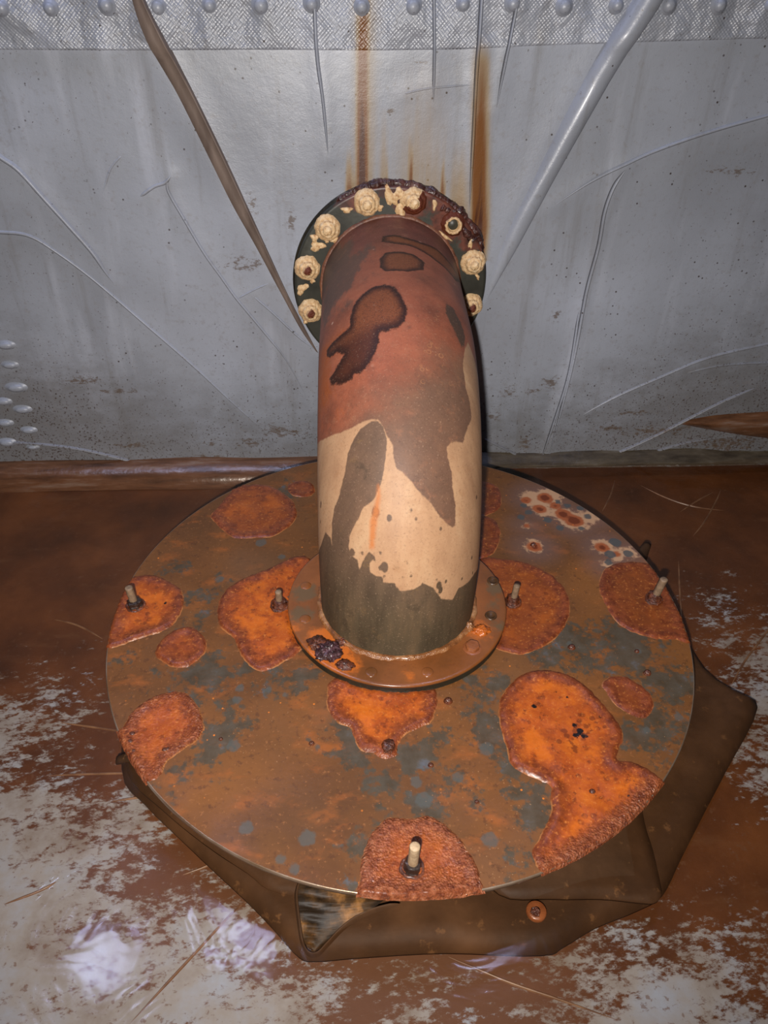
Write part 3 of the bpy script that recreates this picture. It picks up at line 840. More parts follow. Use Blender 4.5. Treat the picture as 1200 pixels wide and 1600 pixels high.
# ================================================================== RUBBER MAT
mat_e = empty('rubber_mat', (0.08, 0.77, 0.0), 'brown rubber mat with curled corners under the round plate', 'mat')
def sheet(name, outline_px, zf, parent, mat, th=0.004, step=0.012, n=4, zguess=0.02):
    """outline in the photograph -> sheet with height zf(x, y, d)"""
    P = pxfloor(outline_px, n, True, zguess)
    pts = [Vector(p) for p in P]
    x0, y0 = P.min(0)
    x1, y1 = P.max(0)
    gx, gy = np.meshgrid(np.arange(x0, x1, step), np.arange(y0, y1, step))
    G = np.stack([gx.ravel(), gy.ravel()], -1)
    sd = sdf_poly(G, P)
    G = G[sd > step * 0.5]
    m = len(P)
    allp = pts + [Vector(g) for g in G]
    vo, eo, fo, *_ = delaunay_2d_cdt(allp, [(i, (i + 1) % m) for i in range(m)], [], 1, 1e-6)
    VV = np.array([(v.x, v.y) for v in vo])
    d = np.maximum(sdf_poly(VV, P), 0)
    z = np.array([zf(a, b, c) for (a, b), c in zip(VV, d)])
    nV = len(VV)
    Vt = np.concatenate([VV, z[:, None]], 1)
    Vb = Vt.copy()
    Vb[:, 2] -= th
    F = [list(f) for f in fo] + [[v + nV for v in f[::-1]] for f in fo]
    cnt = {}
    for f in fo:
        for i in range(len(f)):
            e = (f[i], f[(i + 1) % len(f)])
            cnt[e] = 1
    for (a, b) in list(cnt):
        if (b, a) not in cnt:
            F.append([b, a, a + nV, b + nV])
    return obj(name, np.concatenate([Vt, Vb]), F, mat, parent), P
def zbase(x, y, d):
    r = math.hypot(x - 0.08, y - 0.776)
    return 0.006 + 0.013 * max(0, min(1, d / 0.014)) ** 0.6 + 0.004 * nz(x, y, 0, 9)
sheet('base_sheet', [(186, 1190), (225, 1248), (290, 1312), (380, 1396), (425, 1442), (466, 1486), (495, 1492), (560, 1487), (700, 1480), (850, 1483), (885, 1470), (935, 1440), (1000, 1414), (1040, 1390), (1068, 1335), (1105, 1262), (1140, 1195), (1188, 1098), (1150, 1070), (1105, 1035), (1060, 960), (1010, 880), (940, 820), (800, 800), (500, 800), (300, 900), (210, 1050)], zbase, mat_e, M_MAT)
def zflap(x, y, d):
    return 0.024 + 0.004 * nz(x, y, 4, 8) + 0.006 * max(0, min(1, d / 0.06))
sheet('upper_flap', [(780, 1396), (860, 1403), (940, 1402), (1000, 1408), (1022, 1409), (1033, 1400), (1033, 1382), (1022, 1330), (1008, 1285), (1000, 1230), (1000, 1150), (800, 1200), (740, 1320)], zflap, mat_e, M_MAT, zguess=0.026)
# long narrow sheet showing dark along the front left edge
def zleft(x, y, d):
    return 0.022 + 0.010 * min(1, d / 0.05) + 0.003 * nz(x, y, 7, 9)
sheet('side_flap', [(198, 1205), (252, 1262), (318, 1316), (386, 1362), (440, 1394), (600, 1402), (600, 1300), (300, 1200), (215, 1130)], zleft, mat_e, M_MAT, zguess=0.024)
# rolled lip of the pleat: curved edge running from the disc down round the point and up again
lipL = [(468, 1380), (464, 1400), (468, 1440), (473, 1472), (482, 1489), (496, 1490), (512, 1474), (535, 1450), (560, 1432), (590, 1420), (625, 1412)]
lz = [.036, .035, .030, .022, .014, .014, .018, .024, .029, .033, .035]
L3 = smooth_line(np.array([on_z(x, y, z) for (x, y), z in zip(lipL, lz)]), 6)
V, F = ridge(L3, (0, 0, 1), 0.0030, 0.006, (0.02, 0.05), 9)
obj('pleat_lip', V, F, M_MAT, mat_e)
# inside face of the pleat, ribbed and catching the light
la = smooth_line(np.array([on_z(x, y, z) for x, y, z in ((470, 1372, .036), (466, 1400, .035), (470, 1440, .030), (476, 1474, .020), (486, 1488, .013))]), 6)
lb = smooth_line(np.array([on_z(x, y, z) for x, y, z in ((620, 1390, .035), (588, 1418, .034), (545, 1442, .026), (515, 1470, .018), (494, 1489, .013))]), 6)
V = []
for i in range(len(la)):
    for j in range(20):
        t = j / 19
        p = la[i] * (1 - t) + lb[i] * t
        V.append(p + np.array([0, 0, -0.003 * math.sin(PI * t) + 0.003 * math.sin(i * 2.0) * math.exp(-((t - .22) / .16) ** 2) + 0.004]))
obj('pleat_face', V, grid_faces(len(la), 20), M_PLEAT, mat_e)
# curled corners
def curl(name, tip, root, width, turn, mat):
    tip, root = np.array(tip), np.array(root)
    ax = root - tip
    L = np.linalg.norm(ax)
    ax /= L
    side = np.cross(ax, (0, 0, 1))
    V = []
    m, q = 12, 14
    for i in range(m):
        t = i / (m - 1)
        c = tip + ax * L * t
        r = width * (0.45 + 0.55 * t)
        for j in range(q):
            a = -0.4 + turn * j / (q - 1)
            V.append(c + side * r * math.sin(a) + np.array([0, 0, 1]) * r * (1 - math.cos(a)))
    o = obj(name, V, grid_faces(m, q), mat, mat_e)
    md = o.modifiers.new('thickness', 'SOLIDIFY')
    md.thickness = 0.003
    return o
curl('curled_corner', on_z(184, 1192, 0.014), on_z(262, 1180, 0.03), 0.013, 4.4, M_MAT)
curl('curled_corner', on_z(1010, 856, 0.03), on_z(985, 905, 0.035), 0.015, -4.4, M_MAT)
# a rusty washer lying on the front of the mat
V, F = lathe([(0.004, 0.0035), (0.010, 0.0035), (0.0115, 0.002), (0.0115, -0.002)], 20)
wv_, wf_ = lathe([(0.0001, 0.004), (0.0055, 0.004), (0.007, 0.002), (0.0075, -0.001)], 6)
o = obj('rusty_rivet', V, F, M_BOLT, mat_e, True, None, True)
p = on_z(838, 1424, 0.022)
o.location = Vector(p) - mat_e.location
o2 = obj('rivet_core', [(a - .002, b - .002, c + .0005) for a, b, c in wv_], wf_, M_NUT, o, False, None, True)

# ================================================================== ROUND PLATE
PZ = 0.1063
PC = np.array([0.0819, 0.7758])
PR = 0.4132
PTH = 0.007
plate = empty('round_plate', (PC[0], PC[1], 0.0), 'large round steel plate under the pipe, blotched with orange rust', 'plate')
nr, na = 112, 400
rr_ = np.linspace(0.100, PR - 0.0016, nr)
aa = np.arange(na) * 2 * PI / na
V = np.stack([PC[0] + np.cos(aa)[:, None] * rr_[None], PC[1] + np.sin(aa)[:, None] * rr_[None], np.full((na, nr), PZ)], -1).reshape(-1, 3)
Qd = V[:, :2]
def dp(x, y):
    return on_z(x, y, PZ)[:2]
def dblobs(L, k=1.0):
    out = []
    for x, y, r in L:
        a = dp(x, y)
        e = dp(x + r, y)
        out.append((a[0], a[1], np.hypot(*(e - a)) * k))
    return out
GREY = [(330, 1055, 45), (295, 1090, 34), (350, 1130, 45), (330, 1185, 30), (275, 1215, 25), (385, 1040, 30), (430, 1060, 35), (465, 1062, 30), (490, 1052, 22), (540, 1155, 36), (565, 1180, 30), (600, 1215, 30), (650, 1185, 34), (655, 1255, 25), (700, 1150, 20), (760, 1130, 32), (785, 1160, 38), (800, 1200, 28), (838, 1270, 38), (830, 1318, 20), (825, 1235, 34), (770, 1075, 34), (740, 1060, 20), (900, 1000, 40), (975, 1012, 60), (1045, 1060, 50), (1000, 1150, 40), (870, 1025, 38), (1040, 1130, 30), (960, 1150, 30), (310, 935, 20), (305, 962, 18), (270, 890, 16), (345, 902, 12), (240, 1050, 16), (220, 1080, 12), (205, 1030, 14), (555, 1320, 22), (540, 1370, 18), (450, 770, 20), (480, 1000, 14), (700, 1220, 26), (560, 1125, 20), (720, 1230, 20), (850, 1340, 12), (800, 1350, 20), (600, 1270, 20)]
grey = np.clip(sdf_blobs(Qd, dblobs(GREY)) + 0.004, -0.05, 0.03)
SPOT = [(385, 1293, 12), (480, 1310, 14), (438, 1342, 9), (365, 1165, 11), (460, 1358, 9), (765, 1312, 13), (375, 1075, 7), (370, 1093, 8), (420, 1078, 6), (445, 1085, 4), (408, 848, 9), (343, 905, 7), (385, 908, 5), (440, 870, 6), (1060, 1120, 8), (1010, 1140, 7), (890, 1005, 5), (997, 1018, 6), (650, 1222, 10), (715, 1215, 9), (662, 1250, 14), (760, 1170, 12)]
spot = np.clip(sdf_blobs(Qd, dblobs(SPOT)), -0.05, 0.03)
cx2 = lambda L: [(730 + x / 2.553, 720 + y / 2.553, r / 2.553) for x, y, r in L]
halo = np.clip(sdf_blobs(Qd, dblobs(cx2([(310, 150, 60), (265, 150, 55), (300, 195, 45), (380, 212, 50), (430, 240, 62), (480, 225, 45), (265, 340, 42), (540, 340, 48), (600, 372, 44), (650, 365, 34), (238, 258, 18), (560, 410, 26), (345, 130, 40)]))), -0.1, 0.05)
pit = np.clip(sdf_blobs(Qd, dblobs(cx2([(310, 148, 30), (290, 193, 24), (382, 213, 30), (425, 238, 36), (235, 157, 18), (350, 180, 18), (268, 343, 26), (537, 345, 26), (595, 372, 13), (238, 258, 9)]))), -0.05, 0.03)
blue = np.clip(sdf_blobs(Qd, dblobs(cx2([(360, 163, 14), (225, 178, 15), (245, 205, 17), (318, 235, 20), (480, 222, 17), (570, 372, 24), (590, 325, 26), (370, 268, 18), (450, 190, 16), (640, 370, 22), (562, 405, 18), (215, 225, 17), (455, 270, 14), (400, 180, 16)]))), -0.05, 0.03)
F = grid_faces(na, nr, wrap=True, flip=False)
obj('disc', V, F, M_PLATE, plate, True, dict(grey=grey, spot=spot, halo=halo, pit=pit, bluespot=blue))
V, F = lathe([(PR - 0.0016, PZ)] + [(PR - 0.0016 + .0016 * math.sin(t), PZ - .0016 + .0016 * math.cos(t)) for t in np.linspace(.2, PI / 2, 7)] + [ (PR, PZ - PTH + .001), (PR - .001, PZ - PTH), (0.0001, PZ - PTH)], 240)
obj('rim', [(x + PC[0], y + PC[1], z) for x, y, z in V], F, M_RIM, plate, True)

# wet rust crusts standing on the plate
def c1(L): return [(150 + x / 3.4286, 720 + y / 3.4286) for x, y in L]
def c2(L): return [(730 + x / 2.553, 720 + y / 2.553) for x, y in L]
def c3(L): return [(x / 2.4, 1040 + y / 2.4) for x, y in L]
def c4(L): return [(440 + x / 3.333, 1020 + y / 3.333) for x, y in L]
def c5(L): return [(740 + x / 2.609, 1000 + y / 2.609) for x, y in L]
# outline, warmth, grain (fraction rough and bubbly), pits (px, radius)
PATCHES = [
    (c1([(195, 622), (290, 615), (370, 635), (430, 670), (465, 705), (468, 770), (450, 830), (400, 890), (330, 925), (240, 950), (150, 985), (70, 1005), (50, 985), (60, 920), (85, 840), (125, 720), (165, 655)]), .75, .15, [(258, 944, 3)]),
    (c1([(700, 190), (770, 140), (860, 125), (950, 140), (1010, 180), (1060, 220), (1078, 275), (1060, 330), (1000, 380), (940, 408), (840, 415), (740, 415), (680, 375), (625, 320), (620, 285), (660, 240)]), .3, .1, []),
    (c1([(1030, 130), (1080, 108), (1140, 112), (1170, 140), (1165, 180), (1120, 195), (1060, 190), (1030, 165)]), .0, .1, []),
    (c1([(1165, 540), (1130, 515), (1070, 515), (1000, 540), (920, 580), (840, 610), (770, 640), (700, 690), (665, 740), (648, 800), (655, 860), (690, 910), (740, 960), (770, 1030), (810, 1090), (870, 1125), (930, 1120), (1000, 1085), (1060, 1050), (1110, 1010), (1180, 960), (1240, 800), (1230, 620)]), .8, .12, []),
    (c1([(350, 960), (400, 920), (470, 890), (530, 895), (570, 935), (595, 985), (580, 1040), (530, 1080), (480, 1105), (400, 1105), (340, 1070), (318, 1030)]), .55, .12, []),
    (c3([(455, 230), (500, 170), (560, 125), (640, 98), (700, 105), (740, 150), (765, 215), (750, 270), (700, 310), (640, 350), (600, 410), (560, 432), (520, 400), (470, 340), (435, 260)]), .75, .75, []),
    (c4([(240, 170), (300, 120), (420, 130), (560, 150), (700, 140), (790, 170), (810, 240), (800, 320), (770, 370), (700, 400), (640, 430), (600, 490), (590, 540), (530, 555), (470, 525), (430, 520), (390, 480), (360, 400), (300, 370), (250, 320), (235, 250)]), .85, .30, []),
    (c4([(390, 1300), (400, 1200), (415, 1080), (440, 1000), (500, 900), (550, 860), (620, 860), (690, 865), (740, 845), (800, 860), (870, 910), (940, 980), (1000, 1070), (1040, 1180), (1060, 1262), (960, 1290), (700, 1310), (520, 1310)]), .5, 1.0, []),
    (c5([(105, 250), (150, 180), (210, 135), (290, 122), (380, 140), (450, 180), (500, 230), (545, 280), (590, 340), (610, 400), (590, 450), (590, 490), (640, 495), (700, 520), (745, 550), (775, 580), (745, 625), (665, 705), (585, 775), (505, 835), (425, 885), (355, 935), (295, 965), (255, 920), (240, 860), (270, 800), (305, 730), (312, 660), (312, 600), (270, 575), (200, 540), (155, 510), (130, 430), (105, 340)]), .85, .35, [(834, 1105, 4.5), (906, 1143, 6), (900, 1150, 5), (898, 1135, 4.5), (914, 1152, 4.5), (867, 1083, 3), (886, 1090, 3), (936, 1122, 3), (813, 1152, 3.5), (870, 1135, 2.5), (983, 1246, 4), (945, 1158, 2.5), (803, 1125, 2.5)]),
    (c5([(520, 180), (560, 150), (620, 150), (690, 190), (725, 230), (735, 275), (710, 315), (660, 315), (610, 290), (570, 260), (545, 220)]), .2, .2, []),
    (c2([(40, 395), (140, 390), (230, 405), (310, 440), (360, 475), (400, 530), (412, 590), (395, 650), (350, 710), (290, 750), (220, 775), (160, 765), (100, 735), (80, 640), (50, 500)]), .25, .05, []),
    (c2([(545, 435), (620, 405), (700, 405), (760, 430), (805, 490), (850, 540), (885, 600), (905, 725), (830, 715), (750, 710), (660, 685), (590, 640), (555, 580), (525, 510)]), .1, .05, []),
    (c2([(40, 90), (110, 95), (135, 130), (135, 180), (100, 210), (40, 215)]), .0, .05, []),
    (c2([(30, 225), (100, 230), (130, 270), (125, 340), (90, 380), (30, 380)]), .0, .05, []),
]
for out_px, warm, grain, pits in PATCHES:
    P = np.array([dp(x, y) for x, y in out_px])
    P = smooth_line(P, 10, True)
    thick = .55 if warm < .35 and grain < .5 else 1.0
    for i in range(len(P)):
        P[i] += 0.0016 * np.array([nz(P[i][0], P[i][1], 1, 55), nz(P[i][0], P[i][1], 9, 55)]) + 0.0012 * np.array([nz(P[i][0], P[i][1], 4, 160), nz(P[i][0], P[i][1], 6, 160)])
    rel = P - PC
    rad = np.hypot(rel[:, 0], rel[:, 1])
    onrim = rad > PR - 0.004
    lump_r = np.array([PR + 0.0012 + 0.0022 * grain * (0.5 + 0.5 * nz(p[0], p[1], 3, 90)) for p in P])
    k = np.where(onrim, lump_r / rad, 1.0)
    P = PC + rel * k[:, None]
    step = 0.0042
    x0, y0 = P.min(0)
    x1, y1 = P.max(0)
    gx, gy = np.meshgrid(np.arange(x0, x1, step), np.arange(y0, y1, step))
    G = np.stack([gx.ravel(), gy.ravel()], -1)
    G = G + 0.3 * step * np.sin(G[:, ::-1] * 900)
    G = G[sdf_poly(G, P) > 0.0014]
    # an inner loop keeps the rounded shoulder crisp
    m = len(P)
    vo, eo, fo, *_ = delaunay_2d_cdt([Vector(p) for p in P] + [Vector(g) for g in G], [(i, (i + 1) % m) for i in range(m)], [], 1, 1e-7)
    VV = np.array([(v.x, v.y) for v in vo])
    d = np.maximum(sdf_poly(VV, P), 0)
    r = np.hypot(VV[:, 0] - PC[0], VV[:, 1] - PC[1])
    # towards the plate's rim the crust does not thin out
    h = []
    for (x, y), dd in zip(VV, d):
        b = thick * 0.0028 * (1 - math.exp(-dd / 0.0024)) * (1 + .5 * nz(x, y, 8, 30)) + thick * 0.0013 * math.exp(-((dd - 0.007) / 0.006) ** 2) - 0.0010 * (1 - math.exp(-dd / 0.03))
        g_ = grain * math.exp(-dd / (0.010 + 0.03 * max(0, grain - .5)))
        b += (0.0003 + 0.0006 * g_) * nz(x, y, 2, 180) * (dd > 1e-5) + 0.0006 * nz(x, y, 5, 40) * (dd > 1e-5)
        h.append(b)
    h = np.array(h)
    h = np.where((d < 1e-5) & (r > PR - 0.003), -0.0035, np.where(d < 1e-5, -0.0002, np.maximum(h, 0.0004)))
    # where the crust runs under the collar keep it flat
    rc_ = np.hypot(VV[:, 0] - 0.0779, VV[:, 1] - 0.7832)
    h = np.where(rc_ < 0.1595, np.minimum(h, 0.0003), h)
    gr = grain * np.exp(-d / (0.009 + 0.036 * max(0, grain - .5)))
    if abs(grain - .35) < .01:       # the big one is bubbly only along the plate's rim
        gr = np.clip((r - (PR - 0.024)) / 0.022, 0, 1) * np.clip((0.56 - VV[:, 1]) / 0.12, 0.12, .9)
    pitv = np.clip(sdf_blobs(VV, dblobs(pits)), -0.03, 0.01) if pits else np.full(len(VV), -0.03)
    dd_ = np.where((d < .01) & (r > PR - 0.006), np.maximum(d, .012), d)
    o = obj('rust_patch', np.concatenate([VV, (PZ + h)[:, None]], 1), [list(f) for f in fo], M_PATCH, plate, True,
            dict(edge=dd_, warm=np.full(len(VV), warm), grain=gr, pit=pitv))

# studs with their nuts
def hexnut(r, h, lump=0.0, seed=0):
    prof = [(0.0001, h), (r * .80, h), (r * .95, h * .93), (r, h * .75), (r, h * .12), (r * 1.25, 0.0), (r * 1.3, -.0008)]
    V, F = lathe(prof, 24)
    o = []
    for x, y, z in V:
        a = math.atan2(y, x)
        rr = math.hypot(x, y)
        k = math.cos(PI / 6) / math.cos(((a + seed) % (PI / 3)) - PI / 6) if rr < r * 1.1 else 1
        k *= 1 + lump * nz(x + seed, y, z, 220)
        o.append((x * k, y * k, z * (1 + lump * .5 * nz(x, y + seed, 0, 150))))
    return o, F
def threaded(r, z0, z1):
    prof = [(0.0001, z1), (r * .82, z1), (r, z1 - .001)]
    z = z1 - .001
    while z > z0 + .002:
        z -= .0011
        prof.append((r * .90, z))
        z -= .0011
        prof.append((r, z))
    prof += [(r, z0), (0.0001, z0)]
    return lathe(prof, 16)
for i, (bx, by, ht, tl, mt, nr_) in enumerate(((212, 948, .036, (-.004, .003), M_STUD, .0105), (437, 947, .030, (0, 0), M_STUD, .0105), (801, 942, .036, (.002, 0), M_STUD, .0092), (1021, 937, .042, (.006, 0), M_STUD, .0095), (644, 1357, .046, (.001, .0), M_CLEANSTUD, .0100), (607, 1172, .010, (0, 0), M_NUT, .0082))):
    b = dp(bx, by)
    V, F = threaded(0.0058 if i not in (1, 2) else .005, -0.016, ht)
    V = [(x + tl[0] * max(0, z / ht), y + tl[1] * max(0, z / ht), z) for x, y, z in V]
    o = obj('stud', V, F, mt, plate, True, None, True)
    o.location = (b[0] - PC[0], b[1] - PC[1], PZ)
    V, F = hexnut(nr_, 0.013 if i != 5 else .012, 0.28, i * 1.3)
    n_ = obj('nut', V, F, M_DARKNUT if i in (0, 4) else M_NUT, o, True, None, True)
    if i == 5:
        continue
    V, F = lathe([(nr_ * 1.0, .003), (nr_ * 1.2, .0048), (nr_ * 1.32, .0040), (nr_ * 1.42, .0005)], 28, lambda a, r, z: (r * (1 + .05 * math.sin(3 * a + i) + .04 * math.sin(8 * a)), z))
    w_ = obj('rust_ring', V, F, M_NUT, o, True, None, True)
# small rust nodules dotted over the plate
nod, nf = lathe([(0.0001, .0042), (.002, .0040), (.0034, .0028), (.0044, .0010), (.0048, -.0003)], 14)
first = None
for x, y, k in ((487, 1162, .8), (700, 1096, 1.3), (673, 1196, .8), (893, 1012, 1.2), (1011, 1052, 1.2), (995, 1018, .8), (833, 852, 1.1), (345, 1155, .6), (258, 1173, 1.0), (262, 1172, .9), (207, 1148, 1.0), (204, 1160, 1.0), (209, 1175, .9), (448, 1023, .7), (452, 934, .8), (745, 1253, .6), (925, 1238, 1.0)):
    b = dp(x, y)
    if first is None:
        first = obj('rust_nodule', nod, nf, M_NUT, plate, True, None, True)
        o = first
    else:
        o = first.copy()
        COL.objects.link(o)
    o.location = (b[0] - PC[0], b[1] - PC[1], PZ)
    o.scale = (k, k * .85, k)

# ================================================================== OUTLET PIPE
BX, BY = 0.0779, 0.7832
FX, FZ = 0.0933, 0.4014
CT = 0.1205                       # top of the collar
FY = 1.2725                       # face of the wall flange
pipe = empty('outlet_pipe', (BX, BY, PZ), 'rust-stained steel elbow pipe bending from the wall flange down onto the round plate', 'pipe')
RB = 0.25
dxy = np.array([FX - BX, FY - BY])
LH = np.hypot(*dxy)
ex = dxy / LH
cl = []
for s_ in np.linspace(0, FZ - RB - (CT - .004), 30)[:-1]:
    cl.append((0.0, CT - .004 + s_, 0.0, 1.0))
for t_ in np.linspace(PI / 2, 0, 200):
    cl.append((RB - RB * math.sin(t_), FZ - RB + RB * math.cos(t_), math.cos(t_), math.sin(t_)))
for s_ in np.linspace(RB, LH, 110)[1:]:
    cl.append((s_, FZ, 1.0, 0.0))
cl = np.array(cl)
arc = np.concatenate([[0], np.cumsum(np.hypot(np.diff(cl[:, 0]), np.diff(cl[:, 1])))])
nu = 400
us = -PI + np.arange(nu) * 2 * PI / nu           # 0 faces outward of the bend (towards the viewer / upwards)
SD = np.array([ex[1], -ex[0], 0])
prad = np.interp(arc, [0, .10, .30, arc[-1] - .10, arc[-1]], [.1105, .1115, .1125, .1165, .1195])
V = np.zeros((len(cl), nu, 3))
Nn = np.zeros((len(cl), nu, 3))
for i, (h, z, th, tz) in enumerate(cl):
    c = np.array([BX + ex[0] * h, BY + ex[1] * h, z])
    N = np.array([-ex[0] * tz, -ex[1] * tz, th])
    D = np.cos(us)[:, None] * N + np.sin(us)[:, None] * SD
    V[i] = c + prad[i] * D
    Nn[i] = D
Vf = V.reshape(-1, 3)
Nf = Nn.reshape(-1, 3)
UV = np.stack([np.repeat(us[None], len(cl), 0) * 0.112, np.repeat(arc[:, None], nu, 1)], -1).reshape(-1, 2)
vis = ((CAM - Vf) * Nf).sum(1) > 0.0
pv = proj(Vf[vis])
uvv = UV[vis]
def puv(x, y):
    d = (pv[:, 0] - x) ** 2 + (pv[:, 1] - y) ** 2
    i = np.argpartition(d, 4)[:4]
    w_ = 1 / (d[i] + 0.5)
    return (uvv[i] * w_[:, None]).sum(0) / w_.sum()
def c6(L): return [puv(440 + x / 3.529, 320 + y / 3.529) for x, y in L]
def c7(L): return [puv(440 + x / 3.333, 640 + y / 3.333) for x, y in L]
AT = arc[-1]
W_ = 0.36
zoneP = c7([(178, 185), (230, 150), (300, 125), (380, 90), (430, 62), (500, 48), (525, 80), (545, 130), (580, 190), (582, 260), (600, 310), (655, 350), (710, 420), (780, 490), (820, 550), (865, 600), (890, 615), (905, 600), (905, 500), (890, 400), (885, 320), (865, 250), (862, 200), (880, 170), (915, 172), (945, 178), (955, 130), (975, 80), (990, 40)]) + c6([(1040, 1100), (1015, 1000), (1000, 880), (1010, 800), (1030, 760)]) + [np.array([.16, .32]), np.array([.2, .42]), np.array([W_, .45]), np.array([W_, AT + .1]), np.array([-W_, AT + .1]), np.array([-W_, .10])]
zone = sdf_poly(UV, np.array(zoneP))
darkP = c7([(500, 62), (470, 58), (410, 100), (375, 150), (345, 230), (330, 330), (310, 400), (300, 450), (275, 510), (262, 590), (262, 660), (262, 705), (255, 670), (230, 638), (207, 700), (190, 745)]) + [np.array([-.25, .13]), np.array([-W_, .12]), np.array([-W_, -.1]), np.array([W_, -.1]), np.array([W_, .06]), np.array([.2, .07])] + c7([(1005, 850), (970, 900), (920, 930), (890, 990), (830, 985), (815, 960), (790, 930), (740, 905), (680, 940), (620, 945), (600, 930), (590, 905), (530, 900), (525, 870), (490, 865), (460, 845), (458, 800), (475, 780), (490, 795), (485, 760), (455, 740), (420, 790), (405, 830), (395, 780), (365, 760), (350, 715), (355, 660), (375, 610), (400, 570), (425, 510), (470, 480), (490, 450), (520, 380), (535, 300), (548, 200), (548, 150), (530, 90)])
dark = sdf_poly(UV, np.array(darkP))
dots = []
for x, y, r in ((488, 535, 17), (560, 565, 11), (700, 570, 7), (675, 520, 7), (830, 620, 6), (535, 820, 17), (515, 825, 10), (368, 742, 13), (420, 747, 7), (515, 747, 6), (820, 915, 14), (828, 942, 12), (808, 887, 5), (855, 895, 6), (675, 865, 5), (655, 800, 5), (203, 490, 9), (203, 505, 8), (187, 580, 10), (203, 585, 7), (940, 880, 6), (535, 868, 6), (600, 940, 10), (450, 790, 6), (735, 905, 4), (630, 875, 4), (990, 770, 8), (995, 850, 7), (1015, 455, 8)):
    p = puv(440 + x / 3.333, 640 + y / 3.333)
    dots.append((p[0], p[1], r / 3.333 * 0.00100))
dark = np.maximum(dark, sdf_blobs(UV, dots))
spotP = [c6([(565, 440), (620, 450), (665, 510), (693, 580), (680, 640), (640, 680), (580, 697), (540, 700), (535, 760), (515, 820), (480, 880), (430, 935), (400, 930), (390, 960), (330, 995), (300, 985), (275, 995), (265, 960), (290, 920), (320, 870), (345, 825), (300, 815), (270, 845), (250, 840), (250, 800), (290, 750), (330, 715), (375, 675), (380, 610), (400, 550), (440, 500), (500, 455)]),
         c6([(570, 265), (650, 258), (730, 275), (790, 320), (780, 360), (700, 370), (570, 368), (540, 345), (540, 300)]),
         c6([(555, 175), (620, 165), (700, 185), (760, 205), (850, 240), (920, 310), (960, 370), (985, 430), (960, 420), (920, 370), (850, 310), (770, 255), (700, 225), (620, 215), (550, 205)])]
spotv = np.full(len(UV), -1.0)
for P in spotP:
    spotv = np.maximum(spotv, sdf_poly(UV, np.array(P)))
oliveP = c6([(905, 540), (940, 560), (990, 650), (1015, 730), (1010, 790), (990, 780), (950, 700), (920, 640), (900, 590)])
olive = sdf_poly(UV, np.array(oliveP))
drip = sdf_poly(UV, np.array(c7([(505, 395), (516, 420), (508, 520), (500, 580), (487, 660), (482, 720), (458, 720), (460, 580), (475, 530), (490, 460)])))
greyl = sdf_poly(UV, np.array(c6([(230, 300), (330, 190), (430, 200), (470, 300), (430, 400), (400, 470), (380, 560), (300, 570), (270, 640), (225, 700), (205, 600), (210, 450)])))
orl = sdf_poly(UV, np.array(c6([(200, 850), (260, 700), (330, 720), (300, 900), (330, 1000), (300, 1120), (240, 1220), (200, 1290), (190, 1100)])))
beads = sdf_poly(UV, np.array(c6([(780, 560), (880, 560), (920, 680), (960, 760), (980, 950), (900, 1050), (760, 1150), (640, 1150), (600, 1000), (760, 880), (800, 720)])))
clp = lambda a: np.clip(a, -0.08, 0.08)
obj('elbow_tube', Vf, grid_faces(len(cl), nu, flip=False).tolist() + [[i * nu + nu - 1, (i + 1) * nu + nu - 1, (i + 1) * nu, i * nu] for i in range(len(cl) - 1)], M_PIPE, pipe, True,
    dict(up=UV[:, 1], across=np.clip(UV[:, 0], -.12, .12), zone=clp(zone), dark=clp(dark), spot=clp(spotv), olive=clp(olive), drip=clp(drip), greyleft=clp(greyl), orangeleft=clp(orl), beads=clp(beads)))

# --- wall flange, turned to face out of the wall: local x = world x, local z' -> -y
def facing(V, cx, cz, y0):
    """lathe coordinates (x, y, z up) -> on the wall with z pointing at the room"""
    return [(cx + x, y0 - z, cz + y) for x, y, z in V]
FR = 0.167
prof = [(.112, .0205), (.121, .0205)] + [(r, .0205) for r in np.linspace(.124, FR - .002, 14)] + [(FR, .0185), (FR, .004), (FR - .001, 0.0)]
V, F = lathe(prof, 160)
V = np.array(facing(V, FX, FZ, FY + .0205))
an = np.arctan2(V[:, 2] - FZ, V[:, 0] - FX)
rd = np.hypot(V[:, 2] - FZ, V[:, 0] - FX)
rust = -0.03 + 0.035 * np.clip((rd - .148) / .02, 0, 1) * np.clip(np.cos(an - 1.15) + .1, 0, 1) * 1.4
for x, y, r in ((644, 313, 26), (705, 352, 26), (690, 305, 20), (735, 380, 14), (545, 312, 16), (640, 285, 30), (600, 283, 20)):
    p = on_wall(x, y, .025)
    rust = np.maximum(rust, (r * .00118) - np.hypot(V[:, 0] - p[0], V[:, 2] - p[2]))
flange = obj('wall_flange', V, F, M_FLANGE, pipe, True, dict(rust=np.clip(rust, -.05, .03)))
V, F = lathe([(.11, .006), (.170, .006), (.171, .004), (.171, -.012)], 120)
obj('gasket', facing(V, FX, FZ, FY + .0235), F, M_BLACK, flange)
